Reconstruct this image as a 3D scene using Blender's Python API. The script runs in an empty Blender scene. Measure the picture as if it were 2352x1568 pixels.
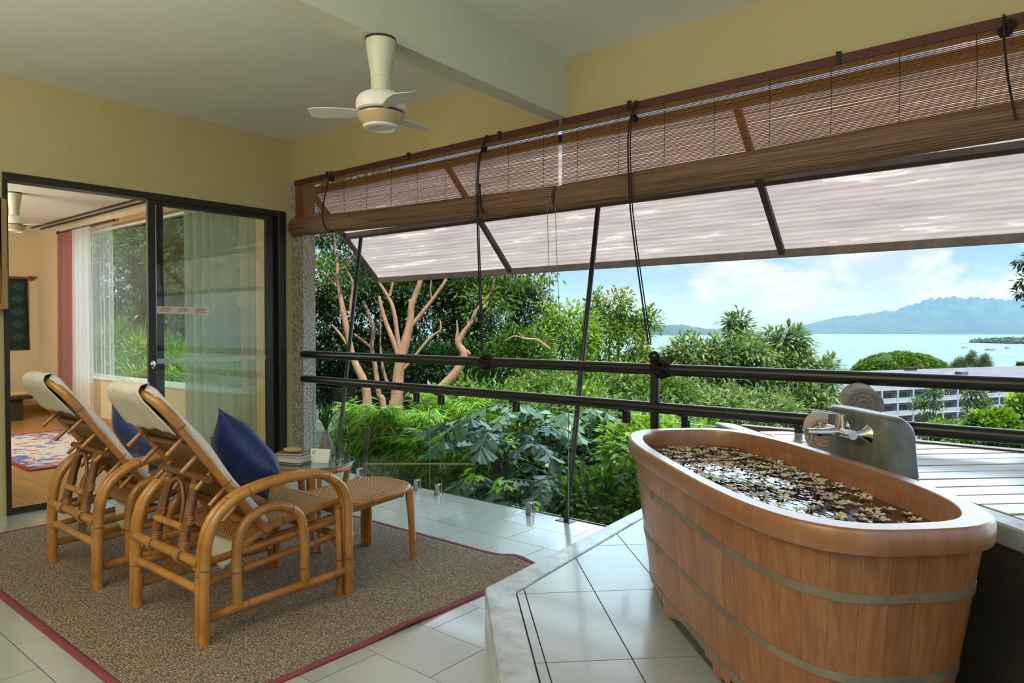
import bpy, bmesh, math, random
import numpy as np
from mathutils import Vector, Matrix, Euler
random.seed(7)
SC = bpy.context.scene
COL = SC.collection
R = math.radians
PI = math.pi

# ------------------------------------------------------------------ camera, sky, sun, exposure
cam = bpy.data.objects.new('camera', bpy.data.cameras.new('camera'))
COL.objects.link(cam)
cam.location = (0, 0, 1.3)
cam.rotation_euler = (R(90 - 1.131), 0, R(39.7))
cam.data.lens = 24.81
cam.data.sensor_width = 36
cam.data.clip_start = 0.05
cam.data.clip_end = 40000
SC.camera = cam

SC.view_settings.view_transform = 'Standard'
SC.view_settings.look = 'None'
SC.view_settings.exposure = 0.0
SC.view_settings.gamma = 1.0
SC.view_settings.use_curve_mapping = False
cy = SC.cycles
cy.max_bounces = 7
cy.diffuse_bounces = 4
cy.glossy_bounces = 3
cy.transmission_bounces = 4
cy.transparent_max_bounces = 14
cy.volume_bounces = 0
cy.caustics_reflective = False
cy.caustics_refractive = False
cy.use_denoising = True
cy.use_adaptive_sampling = True
cy.adaptive_threshold = 0.02
cy.sample_clamp_indirect = 6.0

SKY = 1.0
world = bpy.data.worlds.new('sky')
SC.world = world
world.use_nodes = True
nt = world.node_tree
nt.nodes.clear()
def wn(t, **kw):
    n = nt.nodes.new(t)
    for k, v in kw.items(): setattr(n, k, v)
    return n
def wmath(op, a, b=None, c=None, clamp=False):
    n = wn('ShaderNodeMath', operation=op, use_clamp=clamp)
    for i, v in enumerate((a, b, c)):
        if v is None: continue
        if hasattr(v, 'links'): nt.links.new(v, n.inputs[i])
        else: n.inputs[i].default_value = v
    return n.outputs[0]
def wmix(f, a, b):
    n = wn('ShaderNodeMix', data_type='RGBA')
    nt.links.new(f, n.inputs[0])
    for i, v in ((6, a), (7, b)):
        if hasattr(v, 'links'): nt.links.new(v, n.inputs[i])
        else: n.inputs[i].default_value = (*v, 1)
    return n.outputs[2]
tc = wn('ShaderNodeTexCoord')
sep = wn('ShaderNodeSeparateXYZ'); nt.links.new(tc.outputs['Generated'], sep.inputs[0])
zpos = wmath('MAXIMUM', sep.outputs[2], 0.0)
ramp = wn('ShaderNodeValToRGB')
nt.links.new(zpos, ramp.inputs[0])
e = ramp.color_ramp.elements
e[0].position = 0.0; e[0].color = (0.56, 0.76, 0.90, 1)
e[1].position = 1.0; e[1].color = (0.20, 0.42, 0.78, 1)
k = e.new(0.10); k.color = (0.40, 0.66, 0.90, 1)
k = e.new(0.35); k.color = (0.30, 0.56, 0.87, 1)
# clouds: a flat layer seen in perspective plus heaped cumulus towards the horizon
den = wmath('ADD', zpos, 0.10)
comb = wn('ShaderNodeCombineXYZ')
nt.links.new(wmath('DIVIDE', sep.outputs[0], den), comb.inputs[0])
nt.links.new(wmath('DIVIDE', sep.outputs[1], den), comb.inputs[1])
n1 = wn('ShaderNodeTexNoise'); n1.inputs['Scale'].default_value = 0.55; n1.inputs['Detail'].default_value = 8; n1.inputs['Roughness'].default_value = 0.62
nt.links.new(comb.outputs[0], n1.inputs['Vector'])
mp = wn('ShaderNodeMapping'); mp.inputs['Scale'].default_value = (1, 1, 2.2); mp.inputs['Location'].default_value = (3.1, 1.7, 0.25)
nt.links.new(tc.outputs['Generated'], mp.inputs[0])
n2 = wn('ShaderNodeTexNoise'); n2.inputs['Scale'].default_value = 4.6; n2.inputs['Detail'].default_value = 9; n2.inputs['Roughness'].default_value = 0.58
nt.links.new(mp.outputs[0], n2.inputs['Vector'])
def wrange(v, a, b):
    n = wn('ShaderNodeMapRange', interpolation_type='SMOOTHSTEP')
    nt.links.new(v, n.inputs[0]); n.inputs[1].default_value = a; n.inputs[2].default_value = b
    return n.outputs[0]
wisp = wrange(n1.outputs[0], 0.50, 0.78)
heap = wrange(n2.outputs[0], 0.475, 0.57)
up = wrange(sep.outputs[2], 0.0, 0.03)
heap = wmath('MULTIPLY', heap, up)
base = wmix(wmath('MULTIPLY', wisp, 0.55), ramp.outputs[0], (0.92, 0.95, 0.98))
# the shaded undersides of the cumulus are a little greyer
mp2 = wn('ShaderNodeMapping'); mp2.inputs['Scale'].default_value = (1, 1, 2.2); mp2.inputs['Location'].default_value = (3.1, 1.7, 0.31)
nt.links.new(tc.outputs['Generated'], mp2.inputs[0])
n3 = wn('ShaderNodeTexNoise'); n3.inputs['Scale'].default_value = 4.6; n3.inputs['Detail'].default_value = 9; n3.inputs['Roughness'].default_value = 0.58
nt.links.new(mp2.outputs[0], n3.inputs['Vector'])
lit = wrange(n3.outputs[0], 0.64, 0.50)
cloudcol = wmix(lit, (0.62, 0.73, 0.86), (1.0, 1.0, 1.0))
skycol = wmix(wmath('MULTIPLY', heap, 0.92), base, cloudcol)
bg = wn('ShaderNodeBackground'); nt.links.new(skycol, bg.inputs[0]); bg.inputs[1].default_value = SKY
wo = wn('ShaderNodeOutputWorld'); nt.links.new(bg.outputs[0], wo.inputs[0])

sun = bpy.data.objects.new('sun', bpy.data.lights.new('sun', 'SUN'))
COL.objects.link(sun)
sun.data.energy = 7.0
sun.data.angle = R(0.6)
sun.data.color = (1.0, 0.95, 0.86)
sun.rotation_euler = Vector((-0.42, 0.16, -0.89)).to_track_quat('-Z', 'Y').to_euler()

# added wide fill from the bay side, brightening the room beyond the sky's light
fill_sun = bpy.data.objects.new('bay_sky_glow', bpy.data.lights.new('bay_sky_glow', 'SUN'))
COL.objects.link(fill_sun)
fill_sun.data.energy = 5.6
fill_sun.data.angle = R(100)
fill_sun.data.color = (0.70, 0.87, 1.0)
fill_sun.rotation_euler = Vector((0.0, -0.9, -0.42)).to_track_quat('-Z', 'Y').to_euler()

def area_light(name, loc, target, sx, sy, power, col=(1, 1, 1)):
    l = bpy.data.lights.new(name, 'AREA'); l.shape = 'RECTANGLE'; l.size = sx; l.size_y = sy; l.energy = power; l.color = col
    o = bpy.data.objects.new(name, l); COL.objects.link(o); o.location = loc
    o.rotation_euler = (Vector(target) - Vector(loc)).to_track_quat('-Z', 'Y').to_euler()
    return o
# added fills, not fixtures: two behind the camera, one unseen in the bedroom
area_light('room_fill', (1.6, -1.2, 2.7), (-3.0, 2.2, 0.9), 2.4, 1.6, 14, (1.0, 0.96, 0.88))
area_light('ceiling_fill', (-2.2, -1.1, 1.7), (-2.2, -1.099, 3.0), 2.6, 1.2, 170, (1.0, 0.96, 0.88))  # added fill aimed straight up to lighten the ceiling
area_light('bedroom_fill', (-9.0, 0.3, 1.9), (-10.0, 3.2, 1.6), 1.6, 1.2, 85, (1.0, 0.94, 0.82))

# ------------------------------------------------------------------ materials
MATS = {}
def mat(name, col, rough=0.5, coat_rough=0.12, metal=0.0, spec=0.5, col2=None, scale=6.0, stretch=(1, 1, 1), detail=4, lo=0.35, hi=0.65, rnd=0.0, bump=0.0, bscale=None, coat=0.0, sheen=0.0, rough2=None, island=False):
    if name in MATS: return MATS[name]
    m = bpy.data.materials.new(name); m.use_nodes = True
    t = m.node_tree; L = t.links
    b = t.nodes['Principled BSDF']
    b.inputs['Roughness'].default_value = rough; b.inputs['Metallic'].default_value = metal
    b.inputs['Specular IOR Level'].default_value = spec
    b.inputs['Coat Weight'].default_value = coat; b.inputs['Coat Roughness'].default_value = coat_rough
    if sheen: b.inputs['Sheen Weight'].default_value = sheen
    b.inputs['Base Color'].default_value = (*col, 1)
    out = None; nz = None
    if col2 is not None or bump:
        tcn = t.nodes.new('ShaderNodeTexCoord'); mpn = t.nodes.new('ShaderNodeMapping'); mpn.inputs['Scale'].default_value = stretch
        L.new(tcn.outputs['Object'], mpn.inputs[0])
        if rnd or island:
            oi = t.nodes.new('ShaderNodeObjectInfo'); ad = t.nodes.new('ShaderNodeVectorMath'); ad.operation = 'ADD'
            ml = t.nodes.new('ShaderNodeMath'); ml.operation = 'MULTIPLY'; ml.inputs[1].default_value = 37.0
            L.new(oi.outputs['Random'], ml.inputs[0]); L.new(mpn.outputs[0], ad.inputs[0]); L.new(ml.outputs[0], ad.inputs[1]); vec = ad.outputs[0]
        else: vec = mpn.outputs[0]
        nz = t.nodes.new('ShaderNodeTexNoise'); nz.inputs['Scale'].default_value = scale; nz.inputs['Detail'].default_value = detail
        nz.inputs['Roughness'].default_value = 0.6
        L.new(vec, nz.inputs['Vector'])
        if col2 is not None:
            mr = t.nodes.new('ShaderNodeMapRange'); L.new(nz.outputs[0], mr.inputs[0]); mr.inputs[1].default_value = lo; mr.inputs[2].default_value = hi
            mx = t.nodes.new('ShaderNodeMix'); mx.data_type = 'RGBA'; L.new(mr.outputs[0], mx.inputs[0])
            mx.inputs[6].default_value = (*col, 1); mx.inputs[7].default_value = (*col2, 1); out = mx.outputs[2]
            if rough2 is not None:
                rr = t.nodes.new('ShaderNodeMapRange'); L.new(mr.outputs[0], rr.inputs[0]); rr.inputs[3].default_value = rough; rr.inputs[4].default_value = rough2
                L.new(rr.outputs[0], b.inputs['Roughness'])
        if bump:
            bz = nz
            if bscale:
                bz = t.nodes.new('ShaderNodeTexNoise'); bz.inputs['Scale'].default_value = bscale; bz.inputs['Detail'].default_value = 3; L.new(vec, bz.inputs['Vector'])
            bp = t.nodes.new('ShaderNodeBump'); bp.inputs['Strength'].default_value = bump; bp.inputs['Distance'].default_value = 0.01
            L.new(bz.outputs[0], bp.inputs['Height']); L.new(bp.outputs[0], b.inputs['Normal'])
    if rnd:
        oi2 = t.nodes.new('ShaderNodeObjectInfo'); mr2 = t.nodes.new('ShaderNodeMapRange'); L.new(oi2.outputs['Random'], mr2.inputs[0])
        mr2.inputs[3].default_value = 1 - rnd; mr2.inputs[4].default_value = 1 + rnd
        hs = t.nodes.new('ShaderNodeHueSaturation'); L.new(mr2.outputs[0], hs.inputs['Value'])
        if out is not None: L.new(out, hs.inputs['Color'])
        else: hs.inputs['Color'].default_value = (*col, 1)
        out = hs.outputs[0]
    if out is not None: L.new(out, b.inputs['Base Color'])
    MATS[name] = m
    return m

def node_mat(name):
    m = bpy.data.materials.new(name); m.use_nodes = True; MATS[name] = m
    return m, m.node_tree, m.node_tree.links, m.node_tree.nodes['Principled BSDF']

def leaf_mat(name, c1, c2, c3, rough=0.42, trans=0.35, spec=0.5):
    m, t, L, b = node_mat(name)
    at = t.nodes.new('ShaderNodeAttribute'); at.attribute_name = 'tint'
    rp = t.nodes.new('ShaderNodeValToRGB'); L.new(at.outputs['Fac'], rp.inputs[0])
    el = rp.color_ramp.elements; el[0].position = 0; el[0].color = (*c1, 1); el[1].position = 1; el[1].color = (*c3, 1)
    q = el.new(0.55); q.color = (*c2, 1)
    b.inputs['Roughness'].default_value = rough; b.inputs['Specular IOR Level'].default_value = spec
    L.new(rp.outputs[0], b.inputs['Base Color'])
    tr = t.nodes.new('ShaderNodeBsdfTranslucent')
    hs = t.nodes.new('ShaderNodeHueSaturation'); hs.inputs['Hue'].default_value = 0.48; hs.inputs['Saturation'].default_value = 1.15; hs.inputs['Value'].default_value = 1.5
    L.new(rp.outputs[0], hs.inputs['Color']); L.new(hs.outputs[0], tr.inputs[0])
    mx = t.nodes.new('ShaderNodeMixShader'); mx.inputs[0].default_value = trans
    L.new(b.outputs[0], mx.inputs[1]); L.new(tr.outputs[0], mx.inputs[2]); L.new(mx.outputs[0], t.nodes['Material Output'].inputs[0])
    return m

def thin_glass(name, tint=(0.93, 0.98, 0.96), refl=0.9, base=0.03):
    m, t, L, b = node_mat(name); t.nodes.remove(b)
    tr = t.nodes.new('ShaderNodeBsdfTransparent'); tr.inputs[0].default_value = (*tint, 1)
    gl = t.nodes.new('ShaderNodeBsdfGlossy'); gl.inputs['Roughness'].default_value = 0.01; gl.inputs[0].default_value = (1, 1, 1, 1)
    lw = t.nodes.new('ShaderNodeLayerWeight'); lw.inputs[0].default_value = 0.5
    pw = t.nodes.new('ShaderNodeMath'); pw.operation = 'POWER'; pw.inputs[1].default_value = 4.5; L.new(lw.outputs['Facing'], pw.inputs[0])
    ml = t.nodes.new('ShaderNodeMath'); ml.operation = 'MULTIPLY_ADD'; ml.inputs[1].default_value = refl; ml.inputs[2].default_value = base; ml.use_clamp = True
    L.new(pw.outputs[0], ml.inputs[0])
    mx = t.nodes.new('ShaderNodeMixShader'); L.new(ml.outputs[0], mx.inputs[0]); L.new(tr.outputs[0], mx.inputs[1]); L.new(gl.outputs[0], mx.inputs[2])
    L.new(mx.outputs[0], t.nodes['Material Output'].inputs[0])
    return m

def cloth_mat(name, col, trans=0.5, through=0.0, col2=None):
    m, t, L, b = node_mat(name); t.nodes.remove(b)
    d = t.nodes.new('ShaderNodeBsdfDiffuse'); d.inputs[0].default_value = (*col, 1)
    tr = t.nodes.new('ShaderNodeBsdfTranslucent'); tr.inputs[0].default_value = (*col, 1)
    mx = t.nodes.new('ShaderNodeMixShader'); mx.inputs[0].default_value = trans; L.new(d.outputs[0], mx.inputs[1]); L.new(tr.outputs[0], mx.inputs[2]); o = mx.outputs[0]
    if through:
        tp = t.nodes.new('ShaderNodeBsdfTransparent'); m2 = t.nodes.new('ShaderNodeMixShader'); m2.inputs[0].default_value = through
        L.new(o, m2.inputs[1]); L.new(tp.outputs[0], m2.inputs[2]); o = m2.outputs[0]
    L.new(o, t.nodes['Material Output'].inputs[0])
    return m

# ------------------------------------------------------------------ mesh helpers
def catmull(pts, n=6, r=None):
    P = [Vector(p) for p in pts]; out = []; ro = []
    for i in range(len(P) - 1):
        p0 = P[max(i - 1, 0)]; p1 = P[i]; p2 = P[i + 1]; p3 = P[min(i + 2, len(P) - 1)]
        for j in range(n):
            s = j / n
            out.append(0.5 * ((2 * p1) + (-p0 + p2) * s + (2 * p0 - 5 * p1 + 4 * p2 - p3) * s * s + (-p0 + 3 * p1 - 3 * p2 + p3) * s ** 3))
            if r: ro.append(r[i] * (1 - s) + r[i + 1] * s)
    out.append(P[-1])
    if r: ro.append(r[-1]); return out, ro
    return out

class MB:
    def __init__(s): s.v = []; s.f = []; s.mi = []
    def add(s, verts, faces, mi=0):
        o = len(s.v); s.v += [tuple(q) for q in verts]
        for f in faces: s.f.append(tuple(o + i for i in f)); s.mi.append(mi)
        return s
    def box(s, x0, x1, y0, y1, z0, z1, mi=0):
        return s.add([(x0, y0, z0), (x1, y0, z0), (x1, y1, z0), (x0, y1, z0), (x0, y0, z1), (x1, y0, z1), (x1, y1, z1), (x0, y1, z1)],
                     [(0, 3, 2, 1), (4, 5, 6, 7), (0, 1, 5, 4), (1, 2, 6, 5), (2, 3, 7, 6), (3, 0, 4, 7)], mi)
    def obox(s, c, ax, ay, az, mi=0):
        c, ax, ay, az = (Vector(q) for q in (c, ax, ay, az))
        vs = [c + a * ax + b * ay + d * az for d in (-1, 1) for a, b in ((-1, -1), (1, -1), (1, 1), (-1, 1))]
        return s.add(vs, [(0, 3, 2, 1), (4, 5, 6, 7), (0, 1, 5, 4), (1, 2, 6, 5), (2, 3, 7, 6), (3, 0, 4, 7)], mi)
    def prism(s, poly, z0, z1, mi=0):
        n = len(poly); a = sum(poly[i][0] * poly[(i + 1) % n][1] - poly[(i + 1) % n][0] * poly[i][1] for i in range(n))
        if a < 0: poly = poly[::-1]
        vs = [(x, y, z0) for x, y in poly] + [(x, y, z1) for x, y in poly]
        fs = [tuple(range(n))[::-1], tuple(range(n, 2 * n))] + [(i, (i + 1) % n, n + (i + 1) % n, n + i) for i in range(n)]
        return s.add(vs, fs, mi)
    def tube(s, pts, r, sides=10, mi=0, cap=True, nodes=None, node_mi=1):
        P = [Vector(p) for p in pts]; n = len(P); rad = [r] * n if not hasattr(r, '__len__') else list(r)
        T = []
        for i in range(n):
            d = (P[min(i + 1, n - 1)] - P[max(i - 1, 0)])
            T.append(d.normalized() if d.length > 1e-9 else Vector((0, 0, 1)))
        up = Vector((0, 0, 1)) if abs(T[0].z) < 0.9 else Vector((1, 0, 0))
        N = (up - T[0] * up.dot(T[0])).normalized()
        vs = []
        for i in range(n):
            N = (N - T[i] * N.dot(T[i]))
            N = N.normalized() if N.length > 1e-6 else T[i].orthogonal().normalized()
            B = T[i].cross(N)
            for j in range(sides):
                a = 2 * PI * j / sides
                vs.append(P[i] + (N * math.cos(a) + B * math.sin(a)) * rad[i])
        fs = []
        for i in range(n - 1):
            for j in range(sides):
                k = (j + 1) % sides
                fs.append((i * sides + j, i * sides + k, (i + 1) * sides + k, (i + 1) * sides + j))
        if cap: fs += [tuple(range(sides))[::-1], tuple(range((n - 1) * sides, n * sides))]
        s.add(vs, fs, mi)
        if nodes:
            acc = 0.0; nxt = nodes * random.uniform(0.35, 0.8)
            for i in range(n - 1):
                seg = (P[i + 1] - P[i]).length
                while seg > 1e-6 and acc + seg > nxt:
                    q = P[i].lerp(P[i + 1], (nxt - acc) / seg); t = T[i]; rr = rad[i]
                    s.tube([q - t * 0.004, q - t * 0.0015, q + t * 0.0015, q + t * 0.004], [rr * 0.98, rr * 1.045, rr * 1.045, rr * 0.98], sides, node_mi, False)
                    nxt += nodes * random.uniform(0.75, 1.3)
                acc += seg
        return s
    def lathe(s, prof, n=24, c=(0, 0, 0), mi=0, ell=(1, 1)):
        vs = []; m = len(prof)
        for r, z in prof:
            for j in range(n):
                a = 2 * PI * j / n; vs.append((c[0] + r * ell[0] * math.cos(a), c[1] + r * ell[1] * math.sin(a), c[2] + z))
        fs = [(i * n + j, i * n + (j + 1) % n, (i + 1) * n + (j + 1) % n, (i + 1) * n + j) for i in range(m - 1) for j in range(n)]
        if prof[0][0] > 1e-5: fs.append(tuple(range(n))[::-1])
        if prof[-1][0] > 1e-5: fs.append(tuple(range((m - 1) * n, m * n)))
        return s.add(vs, fs, mi)
    def grid(s, nu, nv, fn, mi=0):
        vs = [fn(i / nu, j / nv) for j in range(nv + 1) for i in range(nu + 1)]
        w = nu + 1
        return s.add(vs, [(j * w + i, j * w + i + 1, (j + 1) * w + i + 1, (j + 1) * w + i) for j in range(nv) for i in range(nu)], mi)
    def mesh(s, name, mats, smooth=None, bevel=0):
        me = bpy.data.meshes.new(name); me.from_pydata(s.v, [], s.f)
        for m in (mats if isinstance(mats, (list, tuple)) else [mats]): me.materials.append(m)
        if any(s.mi): me.polygons.foreach_set('material_index', s.mi)
        if bevel:
            bm = bmesh.new(); bm.from_mesh(me); bmesh.ops.remove_doubles(bm, verts=bm.verts, dist=1e-6)
            bmesh.ops.bevel(bm, geom=[q for q in bm.edges if len(q.link_faces) == 2 and q.calc_face_angle(0) > 0.6], offset=bevel, segments=1, affect='EDGES')
            bm.to_mesh(me); bm.free()
        if smooth:
            me.shade_smooth(); me.set_sharp_from_angle(angle=R(smooth))
        me.update()
        return me
    def build(s, name, mats, parent=None, smooth=None, bevel=0):
        return put(name, s.mesh(name, mats, smooth, bevel), parent)

def put(name, me, parent=None):
    o = bpy.data.objects.new(name, me); COL.objects.link(o)
    if parent is not None: o.parent = parent
    return o
def solid(o, t, off=0.0):
    md = o.modifiers.new('thickness', 'SOLIDIFY'); md.thickness = t; md.offset = off
    return o
def tag(o, label=None, cat=None, group=None, kind=None):
    for k, v in (('label', label), ('category', cat), ('group', group), ('kind', kind)):
        if v: o[k] = v
    return o
def thing(name, label, cat, loc=(0, 0, 0), rz=0.0, group=None):
    o = bpy.data.objects.new(name, None); COL.objects.link(o); o.location = loc; o.rotation_euler = (0, 0, rz); o.empty_display_size = 0.05
    return tag(o, label, cat, group)
def struct(o): o['kind'] = 'structure'; return o
def stuff(o): o['kind'] = 'stuff'; return o
def copy_tree(o, parent=None):
    c = o.copy(); COL.objects.link(c)
    if parent is not None: c.parent = parent
    for ch in list(o.children): copy_tree(ch, c)
    return c
def empty_struct(name):
    o = bpy.data.objects.new(name, None); COL.objects.link(o); o.empty_display_size = 0.05; o['kind'] = 'structure'
    return o
# ------------------------------------------------------------------ the materials of the room
M_wall = mat('wall_paint', (0.58, 0.50, 0.25), 0.75, col2=(0.54, 0.47, 0.235), scale=1.5, bump=0.03, bscale=60)
M_ceil = mat('ceiling_paint', (0.86, 0.87, 0.79), 0.8, col2=(0.82, 0.83, 0.75), scale=1.2)
M_beam = mat('beam_paint', (0.68, 0.68, 0.53), 0.75)
M_bed_wall = mat('bedroom_paint', (0.72, 0.58, 0.36), 0.8)
M_white_paint = mat('white_paint', (0.80, 0.78, 0.72), 0.6)
M_tile = mat('floor_tile', (0.45, 0.475, 0.47), 0.27, spec=0.85, col2=(0.385, 0.41, 0.405), scale=2.0, lo=0.2, hi=0.8, rnd=0.05, coat=0.8)
M_grout = mat('grout', (0.10, 0.10, 0.095), 0.9)
M_plat_tile = mat('platform_tile', (0.40, 0.43, 0.435), 0.30, spec=0.85, col2=(0.33, 0.36, 0.365), scale=2.4, lo=0.2, hi=0.8, rnd=0.05, coat=0.5)
M_conc = mat('concrete', (0.49, 0.54, 0.57), 0.30, spec=0.9, coat=0.4, col2=(0.27, 0.30, 0.32), scale=9, stretch=(1, 1, 1), detail=8, lo=0.42, hi=0.72, bump=0.12, rough2=0.5)
M_conc_dark = mat('dark_concrete', (0.085, 0.075, 0.063), 0.55, col2=(0.06, 0.055, 0.05), scale=5, detail=8, bump=0.1)
M_stone = mat('pebble_render', (0.58, 0.56, 0.50), 0.85, col2=(0.20, 0.20, 0.175), scale=55, detail=5, lo=0.42, hi=0.62, bump=1.0)
M_black = mat('black_metal', (0.012, 0.012, 0.013), 0.28, spec=0.6)
M_dark_frame = mat('dark_bronze_frame', (0.022, 0.021, 0.018), 0.4)
M_chrome = mat('chrome', (0.80, 0.80, 0.80), 0.07, metal=1.0)
M_steel = mat('brushed_steel', (0.50, 0.50, 0.47), 0.33, metal=1.0)
M_hoop = mat('hoop_steel', (0.34, 0.29, 0.22), 0.38, metal=0.45, col2=(0.25, 0.21, 0.16), scale=9)
M_glass = thin_glass('clear_glass', (0.94, 0.98, 0.96), 0.9, 0.01)
M_door_glass = thin_glass('door_glass', (0.92, 0.97, 0.94), 0.9, 0.025)
M_glass_edge = mat('glass_edge', (0.12, 0.34, 0.27), 0.1)
M_tub = mat('tub_wood', (0.42, 0.18, 0.070), 0.33, spec=0.6, col2=(0.25, 0.09, 0.032), scale=2.2, stretch=(26, 26, 1.1), detail=5, lo=0.35, hi=0.72, rnd=0.13, coat=0.25)
M_tub_rim = mat('tub_rim_wood', (0.40, 0.17, 0.070), 0.36, coat_rough=0.26, spec=0.9, col2=(0.27, 0.10, 0.038), scale=2.2, stretch=(16, 16, 1.2), detail=5, lo=0.3, hi=0.75, coat=1.0)
M_deck = mat('deck_wood', (0.50, 0.49, 0.48), 0.30, spec=0.9, coat=0.6, col2=(0.33, 0.29, 0.26), scale=2.0, stretch=(3, 3, 3), detail=5, rnd=0.12)
M_deck_side = mat('deck_edge_wood', (0.24, 0.12, 0.07), 0.4)
M_rattan = mat('rattan', (0.52, 0.235, 0.050), 0.27, spec=0.6, col2=(0.27, 0.105, 0.022), scale=7, detail=5, lo=0.40, hi=0.78, coat=0.35)
M_rattan_node = mat('rattan_node', (0.20, 0.085, 0.025), 0.45)
M_rattan_dark = mat('rattan_dark', (0.24, 0.10, 0.034), 0.40, col2=(0.15, 0.06, 0.022), scale=12, coat=0.2)
M_canvas = mat('cream_canvas', (0.74, 0.70, 0.63), 0.9, col2=(0.68, 0.64, 0.57), scale=14, bump=0.15, bscale=200)
M_blue = mat('blue_velvet', (0.005, 0.022, 0.125), 0.5, spec=0.4, col2=(0.003, 0.013, 0.08), scale=7, bump=0.35, sheen=0.08)
M_pale_blue = mat('pale_blue_cloth', (0.010, 0.04, 0.20), 0.34, spec=0.9, col2=(0.03, 0.09, 0.34), scale=9, bump=0.4, sheen=0.25, coat=0.5)
M_rug_edge = mat('rug_binding', (0.26, 0.055, 0.065), 0.9, col2=(0.20, 0.045, 0.075), scale=6, bump=0.2, bscale=180)
M_slat = cloth_mat('blind_slat', (0.42, 0.20, 0.075), 0.42)
M_slat_roll = mat('blind_roll', (0.27, 0.155, 0.09), 0.55, col2=(0.12, 0.065, 0.042), scale=3, stretch=(0.6, 30, 30), detail=3)
M_head = mat('blind_head_rail', (0.10, 0.022, 0.022), 0.5)
M_cord = mat('black_cord', (0.012, 0.011, 0.012), 0.7)
M_thin_cord = mat('grey_cord', (0.25, 0.24, 0.22), 0.8)
M_fan = mat('fan_enamel', (0.62, 0.60, 0.44), 0.4)
M_fan_dark = mat('fan_shadow_gap', (0.03, 0.028, 0.02), 0.5)
M_floor_wood = mat('bedroom_floor_wood', (0.58, 0.30, 0.085), 0.30, col2=(0.48, 0.22, 0.06), scale=3, stretch=(1.2, 9, 9), rnd=0.10)
M_sheer = cloth_mat('sheer_curtain', (0.86, 0.86, 0.84), 0.45, 0.28)
M_sheer_door = cloth_mat('door_sheer', (0.78, 0.80, 0.76), 0.35, 0.16)
M_pink = cloth_mat('pink_curtain', (0.36, 0.165, 0.13), 0.2)
M_sheer_thin = cloth_mat('thin_sheer', (0.80, 0.86, 0.88), 0.5, 0.62)
M_book_blue = mat('book_cover_blue', (0.35, 0.42, 0.55), 0.4)
M_pages = mat('book_pages', (0.72, 0.66, 0.55), 0.8, col2=(0.62, 0.55, 0.45), scale=3, stretch=(1, 1, 120))
M_book_dark = mat('book_cover_dark', (0.05, 0.07, 0.06), 0.35)
M_book_red = mat('book_cover_red', (0.17, 0.06, 0.05), 0.45)
M_tan = mat('tan_lid', (0.50, 0.33, 0.13), 0.45)
M_paper = mat('white_card', (0.85, 0.86, 0.83), 0.6)
M_green_ink = mat('green_ink', (0.05, 0.16, 0.07), 0.6)
M_red_ink = mat('red_ink', (0.55, 0.12, 0.10), 0.6)
M_sticker = mat('sticker_white', (0.74, 0.66, 0.60), 0.5)
M_frost = cloth_mat('frosted_band', (0.80, 0.86, 0.82), 0.5, 0.55)
M_vase = mat('vase_ceramic', (0.20, 0.17, 0.155), 0.5, col2=(0.13, 0.11, 0.10), scale=8, bump=0.1)
M_towel = mat('towel_terry', (0.33, 0.275, 0.255), 0.95, col2=(0.24, 0.19, 0.175), scale=25, bump=0.9, bscale=140, sheen=0.4)
M_towel_pink = mat('towel_terry_pale', (0.62, 0.45, 0.40), 0.95, col2=(0.50, 0.36, 0.31), scale=25, bump=0.9, bscale=140, sheen=0.4)
M_petal = mat('petal', (0.68, 0.65, 0.53), 0.5, col2=(0.52, 0.47, 0.33), scale=30, rnd=0.2)
M_petal_c = mat('petal_centre', (0.58, 0.42, 0.05), 0.6)
M_gold = mat('gilt_frame', (0.42, 0.27, 0.09), 0.4)
M_mattress = mat('daybed_mat', (0.68, 0.52, 0.24), 0.8)
M_dark_wood = mat('dark_wood', (0.055, 0.036, 0.028), 0.45)

# water in the tub
m, t, L, b = node_mat('bath_water')
b.inputs['Base Color'].default_value = (0.045, 0.018, 0.007, 1); b.inputs['Roughness'].default_value = 0.02; b.inputs['Specular IOR Level'].default_value = 0.9
nz = t.nodes.new('ShaderNodeTexNoise'); nz.inputs['Scale'].default_value = 22; nz.inputs['Detail'].default_value = 2
bp = t.nodes.new('ShaderNodeBump'); bp.inputs['Strength'].default_value = 0.16; bp.inputs['Distance'].default_value = 0.006
L.new(nz.outputs[0], bp.inputs['Height']); L.new(bp.outputs[0], b.inputs['Normal'])
M_water = m

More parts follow.
